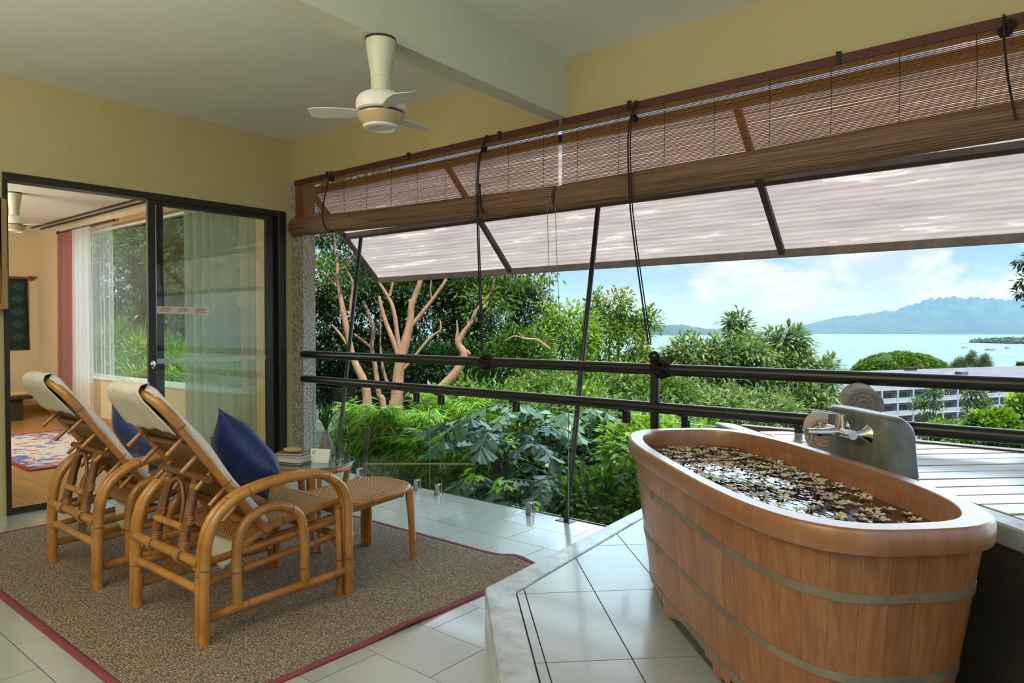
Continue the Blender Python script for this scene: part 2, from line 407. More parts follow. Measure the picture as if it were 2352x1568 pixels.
# woven cane: a herringbone of thin strands
def cane(name, c1, c2, k=70.0, chev=5.0):
    m, t, L, b = node_mat(name)
    tcn = t.nodes.new('ShaderNodeTexCoord'); sp = t.nodes.new('ShaderNodeSeparateXYZ'); L.new(tcn.outputs['Object'], sp.inputs[0])
    def mm(op, a, c=None, d=None):
        n = t.nodes.new('ShaderNodeMath'); n.operation = op
        for i, v in enumerate((a, c, d)):
            if v is None: continue
            if hasattr(v, 'links'): L.new(v, n.inputs[i])
            else: n.inputs[i].default_value = v
        return n.outputs[0]
    pp = mm('PINGPONG', mm('MULTIPLY', sp.outputs[0], chev), 0.5)
    v = mm('ADD', mm('MULTIPLY', pp, 2 * k / chev * 0.62), mm('MULTIPLY', sp.outputs[1], k))
    v = mm('ADD', v, mm('MULTIPLY', sp.outputs[2], k))
    s = mm('SINE', mm('MULTIPLY', v, 2.2)); s2 = mm('SINE', mm('MULTIPLY', sp.outputs[0], k * 6))
    s = mm('ADD', s, mm('MULTIPLY', s2, 0.25))
    mr = t.nodes.new('ShaderNodeMapRange'); L.new(s, mr.inputs[0]); mr.inputs[1].default_value = -0.9; mr.inputs[2].default_value = 0.5
    mx = t.nodes.new('ShaderNodeMix'); mx.data_type = 'RGBA'; L.new(mr.outputs[0], mx.inputs[0]); mx.inputs[6].default_value = (*c1, 1); mx.inputs[7].default_value = (*c2, 1)
    L.new(mx.outputs[2], b.inputs['Base Color']); b.inputs['Roughness'].default_value = 0.45
    bp = t.nodes.new('ShaderNodeBump'); bp.inputs['Strength'].default_value = 0.6; bp.inputs['Distance'].default_value = 0.004; L.new(mr.outputs[0], bp.inputs['Height']); L.new(bp.outputs[0], b.inputs['Normal'])
    return m
M_cane = cane('woven_cane', (0.20, 0.09, 0.03), (0.58, 0.33, 0.13), 105, 4.6)
M_cane_back = cane('woven_cane_back', (0.07, 0.035, 0.015), (0.34, 0.185, 0.075), 90, 14.0)

# sisal rug: boucle cells
m, t, L, b = node_mat('sisal_weave')
tcn = t.nodes.new('ShaderNodeTexCoord'); mp_ = t.nodes.new('ShaderNodeMapping'); mp_.inputs['Scale'].default_value = (75, 110, 1); L.new(tcn.outputs['Object'], mp_.inputs[0])
vo = t.nodes.new('ShaderNodeTexVoronoi'); vo.inputs['Scale'].default_value = 1.0; vo.inputs['Randomness'].default_value = 0.45; L.new(mp_.outputs[0], vo.inputs['Vector'])
nz = t.nodes.new('ShaderNodeTexNoise'); nz.inputs['Scale'].default_value = 2.2; nz.inputs['Detail'].default_value = 6; L.new(tcn.outputs['Object'], nz.inputs['Vector'])
mr = t.nodes.new('ShaderNodeMapRange'); L.new(vo.outputs['Distance'], mr.inputs[0]); mr.inputs[1].default_value = 0.15; mr.inputs[2].default_value = 0.62
mx = t.nodes.new('ShaderNodeMix'); mx.data_type = 'RGBA'; L.new(mr.outputs[0], mx.inputs[0]); mx.inputs[6].default_value = (0.54, 0.435, 0.325, 1); mx.inputs[7].default_value = (0.115, 0.08, 0.052, 1)
m2 = t.nodes.new('ShaderNodeMix'); m2.data_type = 'RGBA'; m2.blend_type = 'MULTIPLY'; m2.inputs[0].default_value = 1.0; L.new(mx.outputs[2], m2.inputs[6])
r2 = t.nodes.new('ShaderNodeMapRange'); L.new(vo.outputs['Color'], r2.inputs[0]); r2.inputs[3].default_value = 0.75; r2.inputs[4].default_value = 1.2
L.new(r2.outputs[0], m2.inputs[7]); L.new(m2.outputs[2], b.inputs['Base Color']); b.inputs['Roughness'].default_value = 0.85
iv = t.nodes.new('ShaderNodeMath'); iv.operation = 'SUBTRACT'; iv.inputs[0].default_value = 1.0; L.new(mr.outputs[0], iv.inputs[1])
bp = t.nodes.new('ShaderNodeBump'); bp.inputs['Strength'].default_value = 0.8; bp.inputs['Distance'].default_value = 0.006; L.new(iv.outputs[0], bp.inputs['Height']); L.new(bp.outputs[0], b.inputs['Normal'])
M_sisal = m

# translucent awning sheet, weathered in streaks along the corrugation, its film flaked off in places
m, t, L, b = node_mat('awning_sheet'); t.nodes.remove(b)
tcn = t.nodes.new('ShaderNodeTexCoord'); mp_ = t.nodes.new('ShaderNodeMapping'); mp_.inputs['Scale'].default_value = (0.9, 9, 9); L.new(tcn.outputs['Object'], mp_.inputs[0])
nz = t.nodes.new('ShaderNodeTexNoise'); nz.inputs['Scale'].default_value = 1.6; nz.inputs['Detail'].default_value = 7; nz.inputs['Roughness'].default_value = 0.65; L.new(mp_.outputs[0], nz.inputs['Vector'])
rp = t.nodes.new('ShaderNodeValToRGB'); L.new(nz.outputs[0], rp.inputs[0])
el = rp.color_ramp.elements; el[0].position = 0.36; el[0].color = (0.33, 0.255, 0.23, 1); el[1].position = 0.60; el[1].color = (0.45, 0.355, 0.315, 1)
q = el.new(0.615); q.color = (0.60, 0.53, 0.46, 1)
tl = t.nodes.new('ShaderNodeBsdfTranslucent'); L.new(rp.outputs[0], tl.inputs[0]); df = t.nodes.new('ShaderNodeBsdfDiffuse'); L.new(rp.outputs[0], df.inputs[0])
mx = t.nodes.new('ShaderNodeMixShader'); mx.inputs[0].default_value = 0.62; L.new(df.outputs[0], mx.inputs[1]); L.new(tl.outputs[0], mx.inputs[2]); L.new(mx.outputs[0], t.nodes['Material Output'].inputs[0])
M_awning = m
M_awn_frame = mat('awning_frame_paint', (0.10, 0.065, 0.055), 0.5, col2=(0.06, 0.035, 0.03), scale=12)
M_awn_edge = mat('awning_edge_trim', (0.30, 0.24, 0.225), 0.55, col2=(0.20, 0.155, 0.145), scale=9)

# ------------------------------------------------------------------ the room
s2 = math.sqrt(0.5)
def na(n, a): return ((n + a) * s2, (n - a) * s2)      # the bath corner is laid out at 45 degrees: n across, a along

# floor: slab and tiles 0.6 x 0.3 in half bond
fl = struct(MB().box(-5.98, 3.2, -2.2, 3.93, -0.30, -0.003).build('floor', M_grout))
tm = {}
def tile_mesh(w, d, h, m, nm='tile'):
    key = (round(w, 3), round(d, 3), m.name)
    if key not in tm: tm[key] = MB().box(0, w, 0, d, 0, h).mesh(nm, m)
    return tm[key]
G = 0.004
for r in range(-1, 13):
    y0 = 0.3 * r; off = 0.0 if r % 2 else 0.3
    yy1 = min(y0 + 0.3, 3.93)
    x = -5.78 - 0.6 + ((off + 5.78 + 0.02) % 0.6)
    x = -5.78 + ((-2.79 + off + 5.78) % 0.6) - 0.6
    while x < -1.2:
        xa, xb = max(x, -5.98), min(x + 0.6, -1.1)
        if xb - xa > 0.03:
            o = put('tile', tile_mesh(xb - xa - G, yy1 - y0 - G, 0.008, M_tile), fl); o.location = (xa + G / 2, y0 + G / 2, -0.005)
        x += 0.6

# ceiling, header over the opening, beam, door wall, back wall
struct(MB().box(-5.98, 3.2, -2.2, 3.97, 3.03, 3.28).build('ceiling', M_ceil))
struct(MB().box(-5.78, 3.2, 3.75, 3.97, 2.65, 3.03).build('wall_front', M_wall))
struct(MB().prism([(-2.62, -2.2), (-2.36, -2.2), (-2.655, 3.75), (-2.762, 3.75)], 2.65, 3.03).build('trim_1', M_beam))
DY0, DY1, DZ = 1.50, 3.685, 2.365
wl = MB(); wl.box(-5.98, -5.78, -2.2, DY0, 0, 3.03); wl.box(-5.98, -5.78, DY1, 3.752, 0, 3.03); wl.box(-5.98, -5.78, DY0, DY1, DZ, 3.03)
struct(wl.build('wall_left', M_wall))
struct(MB().box(-5.98, 3.2, -2.4, -2.2, -0.3, 3.28).build('wall_back', M_wall))
# pebble-dashed pier at the corner
pc = MB().box(-6.2, -5.6, 3.753, 3.885, -1.2, 2.65)
struct(pc.build('pillar', M_stone))

# raised bath platform with its kerb
pl_poly = [na(0.235, -0.2), na(0.235, -2.99), (-2.02, 2.4), (-2.17, 3.93), (-0.9, 3.93), na(1.7, -0.2)]
pf = struct(MB().prism(pl_poly, -0.002, 0.145).build('platform', M_grout))
kb = MB(); kb.prism([na(0.165, -0.2), na(0.165, -3.064), (-2.205, 3.95), (-2.115, 3.95), na(0.295, -3.006), na(0.295, -0.2)], -0.001, 0.162)
kb.build('kerb', M_conc, pf, bevel=0.006)
ns = [0.299, 0.336] + [0.336 + 0.302 * k for k in range(1, 6)]
for i in range(len(ns) - 1):
    n0, n1_ = ns[i], min(ns[i + 1], 1.55)
    for j in range(7):
        a0 = -4.26 + 0.63 * j; a1 = a0 + 0.63
        q = [na(n0 + 0.0025, a0 + 0.0025), na(n1_ - 0.0025, a0 + 0.0025), na(n1_ - 0.0025, a1 - 0.0025), na(n0 + 0.0025, a1 - 0.0025)]
        # clip against the splayed kerb (line from the corner to the balcony edge) and the balcony edge
        def clip(poly, f):
            out = []
            for u in range(len(poly)):
                A, B = poly[u], poly[(u + 1) % len(poly)]; fa, fb = f(A), f(B)
                if fa >= 0: out.append(A)
                if fa * fb < 0:
                    s_ = fa / (fa - fb); out.append((A[0] + (B[0] - A[0]) * s_, A[1] + (B[1] - A[1]) * s_))
            return out
        A0 = na(0.299, -3.006)
        kx, ky = -2.111 - A0[0], 3.95 - A0[1]
        q = clip(q, lambda p: (p[0] - A0[0]) * ky - (p[1] - A0[1]) * kx)
        if len(q) > 2: q = clip(q, lambda p: 3.92 - p[1])
        if len(q) > 2: MB().prism(q, 0.143, 0.1545).build('tile', M_plat_tile, pf)

# timber deck on its concrete box
DZK = 0.745
dk = struct(MB().prism([na(1.565, 0.4), na(1.565, -3.97), (-1.71, 3.93), (1.2, 3.93), na(3.4, 0.4)], 0.0, DZK - 0.03).build('deck', M_conc_dark))
MB().prism([na(1.555, 0.4), na(1.555, -3.98), (-1.63, 3.93), na(1.645, -3.86), na(1.645, 0.4)], DZK - 0.06, DZK + 0.004).build('kerb', M_conc, dk, bevel=0.006)
def ymax_n(a): return 3.86 / s2 + a
for k in range(34):
    a0 = -3.75 + 0.121 * k
    nmax = min(ymax_n(a0), 3.3)
    n0 = 1.662
    if nmax - n0 < 0.05: continue
    P_ = [na(n0, a0), na(nmax, a0), na(min(nmax + 0.112, ymax_n(a0 + 0.112)), a0 + 0.112), na(n0, a0 + 0.112)]
    pm = MB().prism(P_, DZK - 0.03, DZK + random.uniform(-0.0015, 0.0015)).build('plank', M_deck, dk, bevel=0.004)
MB().box(-1.55, 1.2, 3.862, 3.93, DZK - 0.05, DZK + 0.006).build('edge_board', M_deck_side, dk, bevel=0.003)

# ------------------------------------------------------------------ sliding door (frame, two leaves, sticker, handle)
dr = empty_struct('door_1')
fx0, fx1 = -5.90, -5.765
MB().box(fx0, fx1, DY0, DY0 + 0.03, 0.0, DZ).build('frame_jamb', M_dark_frame, dr, bevel=0.003)
MB().box(fx0, fx1, DY1 - 0.075, DY1, 0.0, DZ).build('frame_jamb', M_dark_frame, dr, bevel=0.003)
MB().box(fx0, fx1, DY0 + 0.03, DY1 - 0.075, DZ - 0.052, DZ).build('frame_head', M_dark_frame, dr, bevel=0.003)
sl = MB(); sl.box(fx0, fx1, DY0 + 0.03, DY1 - 0.075, 0.0, 0.022); sl.box(fx1 - 0.03, fx1 - 0.022, DY0 + 0.03, DY1 - 0.075, 0.022, 0.034); sl.box(fx1 - 0.08, fx1 - 0.072, DY0 + 0.03, DY1 - 0.075, 0.022, 0.034)
sl.build('track', M_dark_frame, dr)
def leaf(x, y0, y1, w0, w1):
    f = MB(); f.box(x - 0.018, x + 0.018, y0, y0 + w0, 0.035, DZ - 0.052); f.box(x - 0.018, x + 0.018, y1 - w1, y1, 0.035, DZ - 0.052)
    f.box(x - 0.016, x + 0.016, y0 + w0, y1 - w1, 0.035, 0.11); f.box(x - 0.016, x + 0.016, y0 + w0, y1 - w1, DZ - 0.085, DZ - 0.052)
    lf = f.build('door_leaf', M_dark_frame, dr, bevel=0.002)
    MB().box(x - 0.003, x + 0.003, y0 + w0, y1 - w1, 0.11, DZ - 0.085).build('pane', M_door_glass, lf)
    return lf
lf1 = leaf(-5.795, 2.461, 3.555, 0.057, 0.065)
lf2 = leaf(-5.845, 2.548, 3.61, 0.055, 0.055)
hd = MB(); hd.lathe([(0.012, 0), (0.020, 0.003), (0.020, 0.009), (0.012, 0.012)], 20, ell=(1, 1.7)); 
ho = hd.build('finger_pull', M_chrome, lf1, smooth=40); ho.rotation_euler = (R(90), 0, R(90)); ho.location = (-5.776, 2.487, 1.005)
st = MB(); st.box(-5.788, -5.786, 2.522, 2.963, 1.412, 1.470)
so = st.build('sticker', M_sticker, lf1)
ik = MB()
for by, n in ((2.545, 3), (2.69, 3), (2.835, 4)):
    ik.box(-5.7862, -5.7855, by + 0.02, by + 0.085, 1.456, 1.461)
    for q_ in range(n): ik.box(-5.7862, -5.7855, by + 0.004 * (q_ % 2), by + 0.10 - 0.012 * (q_ % 3), 1.4475 - q_ * 0.0085, 1.4520 - q_ * 0.0085)
ik.build('sticker_print', M_red_ink, lf1)
MB().box(-5.7905, -5.789, 2.52, 3.49, 1.010, 1.050).build('frosted_band', M_frost, lf1)

# ------------------------------------------------------------------ bedroom beyond the door
BX = -12.6; BZ = 2.75
bf = struct(MB().box(BX - 0.1, -5.98, -0.6, 3.72, -0.25, -0.012).build('floor_bedroom', M_dark_wood))
k = 0
yy = -0.55
while yy < 3.69:
    xs = BX
    first = True
    while xs < -5.99:
        ln = (random.uniform(0.6, 1.6) if first else 1.8); first = False; xe = min(xs + ln, -5.985)
        MB().box(xs + 0.001, xe - 0.001, yy + 0.0012, yy + 0.1188, -0.012, 0.0).build('plank', M_floor_wood, bf)
        xs = xe
    yy += 0.12
struct(MB().box(BX - 0.15, BX, -0.6, 3.9, -0.25, 3.03).build('wall_bedroom_far', M_bed_wall))
struct(MB().box(BX, -5.98, -0.75, -0.6, -0.25, 3.03).build('wall_bedroom_back', M_bed_wall))
struct(MB().box(BX - 0.15, -5.98, -0.6, 3.9, BZ, 2.95).build('ceiling_bedroom', M_ceil))
ww = MB(); ww.box(BX, -5.98, 3.70, 3.9, -0.25, 0.64); ww.box(BX, -5.98, 3.70, 3.9, 2.61, BZ); ww.box(BX, -11.2, 3.70, 3.9, 0.64, 2.61); ww.box(-6.6, -5.98, 3.70, 3.9, 0.64, 2.61)
struct(ww.build('wall_bedroom_window', M_bed_wall))
wi = empty_struct('window_1')
fr = MB(); fr.box(-11.2, -6.6, 3.78, 3.83, 0.64, 0.665); fr.box(-11.2, -6.6, 3.78, 3.83, 2.585, 2.61); fr.box(-11.2, -11.175, 3.78, 3.83, 0.665, 2.585); fr.box(-6.625, -6.6, 3.78, 3.83, 0.665, 2.585)
fr.build('window_frame', M_white_paint, wi)
MB().box(-11.22, -6.58, 3.66, 3.78, 0.615, 0.642).build('window_sill', M_white_paint, wi, bevel=0.004)
for xa, xb in ((-11.175, -9.745), (-9.735, -8.2), (-8.19, -6.625)):
    MB().box(xa, xb, 3.80, 3.806, 0.665, 2.585).build('pane', M_glass, wi)
MB().box(-11.3, -6.4, 3.655, 3.70, 2.60, 2.665).build('trim_2', mat('pelmet_wood', (0.50, 0.33, 0.16), 0.5), wi, bevel=0.004)
struct(MB().box(BX, BX + 0.015, -0.6, 3.70, 0.0, 0.11).build('baseboard_far', M_floor_wood))
struct(MB().box(BX + 0.015, -6.0, 3.685, 3.70, 0.0, 0.11).build('baseboard_right', M_floor_wood))

def curtain(name, m, x0, x1, y, z0, z1, folds, amp, label, cat='curtain', group=None, axis='x', hang=0.0, seed=1):
    rnd = random.Random(seed); ph = [rnd.uniform(0, 6) for _ in range(4)]
    def fn(u, v):
        z = z1 + (z0 - z1) * v
        pinch = 1 - hang * math.sin(PI * min(v * 1.0, 1.0)) * 0.4
        t_ = x0 + (x1 - x0) * (0.5 + (u - 0.5) * pinch)
        w = amp * (0.55 + 0.45 * v) * (math.sin(2 * PI * folds * u + ph[0] + 0.5 * v) + 0.5 * math.sin(2 * PI * folds * 0.47 * u + ph[1]) + 0.3 * math.sin(2 * PI * folds * 1.9 * u + ph[2]))
        return (t_, y + w, z) if axis == 'x' else (y + w, t_, z)
    o = MB().grid(int(folds * 12), 14, fn).build(name, m, smooth=180)
    return tag(o, label, cat, group)
curtain('pink_curtain', M_pink, -11.23, -10.66, 3.56, 0.02, 2.60, 5, 0.030, 'dusty pink drape hanging in folds at the bedroom window corner', seed=3)
curtain('sheer_curtain', M_sheer, -10.66, -10.10, 3.57, 0.02, 2.62, 8, 0.022, 'white sheer curtain gathered beside the pink drape', seed=5)
curtain('sheer_curtain', M_sheer_thin, -10.12, -9.45, 3.60, 0.66, 2.60, 5, 0.018, 'thin sheer trailing across the bedroom window glass beside the gathered white sheer', seed=9)
curtain('sheer_curtain', M_sheer_door, 2.93, 3.62, -6.16, 0.03, 2.50, 9, 0.028, 'pale full-length sheer curtain behind the closed glass door leaf', axis='y', seed=11)
cr = MB(); cr.tube([(-11.30, 3.60, 2.635), (-9.4, 3.60, 2.635)], 0.014, 8); cr.lathe([(0.0, -0.03), (0.028, -0.01), (0.028, 0.01), (0.0, 0.03)], 10, c=(-11.32, 3.60, 2.635))
tag(cr.build('curtain_rod', M_dark_wood, smooth=40), 'dark curtain rod over the pink drape', 'curtain rod')

for ty in (3.56, 3.44):
    tag(MB().box(-11.9, -6.3, ty - 0.009, ty + 0.009, 2.728, 2.75).build('curtain_track', M_dark_frame), 'dark curtain track under the bedroom ceiling, the one ' + ('nearer the window' if ty > 3.5 else 'further from the window'), 'curtain track')
# wall textile on its carved rod
wt = thing('wall_textile', 'dark green patterned textile hanging on the far bedroom wall', 'wall hanging', (BX, 3.56, 2.02))
m, t, L, b = node_mat('ikat_textile')
tcn = t.nodes.new('ShaderNodeTexCoord'); sp = t.nodes.new('ShaderNodeSeparateXYZ'); L.new(tcn.outputs['Object'], sp.inputs[0])
def mm(op, a, c=None):
    n = t.nodes.new('ShaderNodeMath'); n.operation = op
    for i, v in enumerate((a, c)):
        if v is None: continue
        if hasattr(v, 'links'): L.new(v, n.inputs[i])
        else: n.inputs[i].default_value = v
    return n.outputs[0]
du = mm('ABSOLUTE', mm('SUBTRACT', mm('FRACT', mm('MULTIPLY', sp.outputs[1], 4.2)), 0.5)); dv = mm('ABSOLUTE', mm('SUBTRACT', mm('FRACT', mm('MULTIPLY', sp.outputs[2], 5.2)), 0.5))
dd = mm('ADD', du, mm('MULTIPLY', dv, 1.3)); sn = mm('SINE', mm('MULTIPLY', dd, 38)); msk = mm('MULTIPLY', mm('GREATER_THAN', sn, 0.1), mm('LESS_THAN', dd, 0.42))
mx = t.nodes.new('ShaderNodeMix'); mx.data_type = 'RGBA'; L.new(msk, mx.inputs[0]); mx.inputs[6].default_value = (0.008, 0.035, 0.035, 1); mx.inputs[7].default_value = (0.05, 0.12, 0.115, 1)
L.new(mx.outputs[2], b.inputs['Base Color']); b.inputs['Roughness'].default_value = 0.9
solid(MB().grid(10, 10, lambda u, v: (0.03 + 0.012 * math.sin(u * 9 + v * 2), -0.75 + 0.76 * u + 0.03 * v * (u - .3), 0.02 - 1.08 * v)).build('textile', m, wt, smooth=180), 0.006)
rd = MB(); rd.tube([(0.035, -0.8, 0.03), (0.035, 0.03, 0.03)], 0.018, 8)
rd.tube(catmull([(0.035, 0.02, 0.03), (0.035, 0.05, 0.055), (0.035, 0.09, 0.03), (0.035, 0.06, 0.005), (0.035, 0.04, 0.03), (0.035, 0.10, 0.045), (0.035, 0.125, 0.055)], 5), 0.013, 8)
rd.build('carved_rod', M_rattan_dark, wt, smooth=50)

# daybed, bedroom rug, gilt picture
db = thing('daybed', 'low dark daybed with a straw yellow mat in the bedroom', 'daybed', (-12.0, 2.4, 0))
MB().box(-0.55, 0.50, -1.6, 0.92, 0.30, 0.345).build('bed_base', M_dark_wood, db, bevel=0.006)
MB().box(-0.54, 0.47, -1.58, 0.88, 0.345, 0.40).build('mat', M_mattress, db, bevel=0.02)
for lx, ly in ((-0.45, 0.72), (0.20, 0.72), (-0.45, -1.4), (0.20, -1.4)):
    MB().box(lx, lx + 0.22, ly - 0.1, ly + 0.1, 0.0, 0.30).build('leg', M_dark_wood, db, bevel=0.006)
m, t, L, b = node_mat('oriental_rug')
tcn = t.nodes.new('ShaderNodeTexCoord'); sp = t.nodes.new('ShaderNodeSeparateXYZ'); L.new(tcn.outputs['Generated'], sp.inputs[0])
def edge(o): return mm('MINIMUM', o, mm('SUBTRACT', 1.0, o))
ed = mm('MINIMUM', edge(sp.outputs[0]), mm('MULTIPLY', edge(sp.outputs[1]), 0.62))
rp = t.nodes.new('ShaderNodeValToRGB'); L.new(ed, rp.inputs[0]); rp.color_ramp.interpolation = 'CONSTANT'
el = rp.color_ramp.elements; el[0].position = 0; el[0].color = (0.30, 0.03, 0.035, 1); el[1].position = 0.02; el[1].color = (0.10, 0.07, 0.22, 1)
for p_, c_ in ((0.05, (0.55, 0.28, 0.24)), (0.075, (0.12, 0.09, 0.25)), (0.10, (0.62, 0.50, 0.38)), (0.13, (0.66, 0.52, 0.40))):
    q = el.new(p_); q.color = (*c_, 1)
vo = t.nodes.new('ShaderNodeTexVoronoi'); vo.inputs['Scale'].default_value = 9.0; L.new(tcn.outputs['Object'], vo.inputs['Vector'])
nz = t.nodes.new('ShaderNodeTexNoise'); nz.inputs['Scale'].default_value = 14; L.new(tcn.outputs['Object'], nz.inputs['Vector'])
r3 = t.nodes.new('ShaderNodeValToRGB'); L.new(vo.outputs['Color'], r3.inputs[0]); r3.color_ramp.interpolation = 'CONSTANT'
el = r3.color_ramp.elements; el[0].position = 0; el[0].color = (0.60, 0.46, 0.38, 1); el[1].position = 0.42; el[1].color = (0.42, 0.18, 0.18, 1)
for p_, c_ in ((0.52, (0.10, 0.14, 0.34)), (0.62, (0.24, 0.18, 0.34)), (0.72, (0.62, 0.52, 0.42))):
    q = el.new(p_); q.color = (*c_, 1)
mx = t.nodes.new('ShaderNodeMix'); mx.data_type = 'RGBA'; fq = mm('MULTIPLY', mm('GREATER_THAN', nz.outputs[0], 0.46), mm('GREATER_THAN', ed, 0.021)); L.new(fq, mx.inputs[0]); L.new(rp.outputs[0], mx.inputs[6]); L.new(r3.outputs[0], mx.inputs[7])
L.new(mx.outputs[2], b.inputs['Base Color']); b.inputs['Roughness'].default_value = 0.95
tag(MB().prism([(-7.40, 2.10), (-10.05, 2.10), (-10.05, 3.45), (-7.40, 3.45)], 0.001, 0.012).build('patterned_rug', m), 'red and blue patterned rug on the bedroom floorboards', 'rug')
pf_ = thing('picture_frame', 'gilt framed dark picture at the edge of the door opening', 'picture', (-5.74, 1.2, 1.8))
gf = MB(); gf.box(0, 0.07, 0.26, 0.30, -0.375, 0.365); gf.box(0, 0.07, -0.30, -0.26, -0.375, 0.365); gf.box(0, 0.07, -0.26, 0.26, 0.325, 0.365); gf.box(0, 0.07, -0.26, 0.26, -0.375, -0.335)
gf.build('frame', M_gold, pf_, bevel=0.005)
MB().box(-0.0, 0.03, -0.26, 0.26, -0.335, 0.325).build('picture_panel', mat('picture_dark', (0.02, 0.018, 0.015), 0.5), pf_)
MB().box(-0.038, 0.0, -0.1, 0.1, -0.1, 0.1).build('bracket', M_dark_frame, pf_)
# ------------------------------------------------------------------ balcony railing and glass
ra = thing('railing', 'black steel pipe railing with two rails along the open balcony edge', 'railing', (-2.0, 3.77, 0))
MB().tube([(-3.63, 0, 1.055), (3.2, 0, 1.050)], 0.034, 16).build('top_rail', M_black, ra, smooth=50)
MB().tube([(-3.63, 0, 0.830), (3.2, 0, 0.820)], 0.033, 16).build('lower_rail', M_black, ra, smooth=50)
for px_ in (-0.025, 2.15):
    MB().tube([(px_, 0, 0.0), (px_, 0, 1.04)], 0.027, 14).build('post', M_black, ra, smooth=50)
def glass_panel(x0, x1, z0, z1, label, cl_low, cl_top):
    g = thing('glass_panel', label, 'glass panel', (x0, 3.842, 0), group='frameless glass balustrade')
    MB().box(0, x1 - x0, -0.005, 0.005, z0, z1).build('pane', M_glass, g)
    ed_ = MB(); ed_.box(0.001, x1 - x0 - 0.001, -0.0045, 0.0045, z1, z1 + 0.0012); ed_.box(-0.0012, 0, -0.0045, 0.0045, z0, z1); ed_.build('polished_edge', M_glass_edge, g)
    for cx in cl_low:
        c = MB(); c.box(cx - x0 - 0.021, cx - x0 + 0.021, -0.026, -0.005, 0.0, 0.085); c.box(cx - x0 - 0.021, cx - x0 + 0.021, 0.005, 0.02, 0.0, 0.085); c.box(cx - x0 - 0.021, cx - x0 + 0.021, -0.026, 0.02, 0.0, 0.012)
        c.build('floor_clamp', M_steel, g, bevel=0.004)
    for cx in cl_top:
        c = MB(); c.box(cx - x0 - 0.02, cx - x0 + 0.02, -0.022, -0.005, z1 - 0.055, 0.795); c.box(cx - x0 - 0.02, cx - x0 + 0.02, 0.005, 0.02, z1 - 0.055, z1 + 0.02); c.box(cx - x0 - 0.02, cx - x0 + 0.02, -0.06, -0.005, 0.78, 0.80)
        c.build('rail_clamp', M_black, g, bevel=0.003)
glass_panel(-5.58, -4.05, 0.035, 0.76, 'glass balustrade panel nearest the pebbled pier', (-5.3, -4.9, -4.17), (-5.0, -4.18))
glass_panel(-4.03, -2.76, 0.035, 0.76, 'middle glass balustrade panel between the palms and the tiled floor', (-3.93, -3.02), (-3.9, -3.15))
glass_panel(-2.70, -2.06, 0.035, 0.76, 'narrow glass balustrade panel beside the railing post', (), (-2.26,))
glass_panel(-1.98, -0.9, 0.035, 0.735, 'glass balustrade panel behind the wooden bathtub', (), (-1.86, -1.21))

# ------------------------------------------------------------------ awning on struts
AW = (Vector((0, 4.0, 2.62)), Vector((0, 4.82, 1.797)))
aw = thing('awning', 'weathered translucent corrugated awning on a dark steel frame outside the opening', 'awning', (-2.0, 4.25, 2.15))
def ap(x, s, off=0.0):          # a point down the slope, s from 0 to 1, off = above the sheet
    p = AW[0].lerp(AW[1], s); d = Vector((0, s2, s2)); p = p + d * off
    return Vector((x + 2.0, p.y - 4.25, p.z - 2.15))
AX0, AX1 = -5.86, 3.1
rafx = [-5.845, -4.02, -1.64, 0.75, 3.08]
def sheet(x0, x1, s0, s1, ncor, nx):
    def fn(u, v):
        s_ = s0 + (s1 - s0) * v
        return ap(x0 + (x1 - x0) * u, s_, 0.022 + 0.0016 * math.sin(2 * PI * ncor * v))
    return MB().grid(nx, ncor * 6, fn)
for i in range(len(rafx) - 1):
    for s0_, s1_ in ((0.0, 0.52), (0.505, 1.0)):
        o = sheet(rafx[i], rafx[i + 1], s0_, s1_, int((s1_ - s0_) * 34), 10).build('sheet', M_awning, aw, smooth=80)
for x in rafx:
    a_, b_ = ap(x, 0.0), ap(x, 1.0); c_ = (a_ + b_) / 2
    MB().obox(c_, (0.020, 0, 0), (b_ - a_) / 2, (0, 0.013, 0.013)).build('rafter', M_awn_frame, aw, bevel=0.002)
for s_, w, m_, nm in ((0.015, 0.028, M_awn_frame, 'purlin'), (0.51, 0.014, M_awn_frame, 'purlin')):
    p = ap(0, s_, -0.005); MB().obox((1.0 + (AX0 + AX1) / 2 + 1.0, p.y, p.z), ((AX1 - AX0) / 2, 0, 0), (0, w, 0), (0, 0, w)).build(nm, m_, aw, bevel=0.003)
p = ap(0, 1.0, 0.0); MB().obox((2.0 + (AX0 + AX1) / 2, p.y, p.z), ((AX1 - AX0) / 2, 0, 0), (0, 0.014, 0), (0, 0, 0.027)).build('edge_trim', M_awn_edge, aw, bevel=0.003)
p = ap(0, 0.49, 0.012); MB().obox((2.0 + (AX0 + AX1) / 2, p.y, p.z), ((AX1 - AX0) / 2, 0, 0), (0, 0.012, 0), (0, 0, 0.02)).build('lap_trim', M_awn_edge, aw, bevel=0.003)
for x, xt in ((-5.27, -5.60), (-2.735, -2.84), (0.6, 0.6)):
    sb = MB().tube([(x + 2, 3.865 - 4.25, 0.004 - 2.15), (xt + 2, 4.415 - 4.25, 2.200 - 2.15)], 0.019, 12).build('strut', M_black, aw, smooth=50)
    MB().box(x + 1.94, x + 2.06, 3.82 - 4.25, 3.90 - 4.25, -2.15, 0.007 - 2.15).build('foot_plate', M_black, sb)

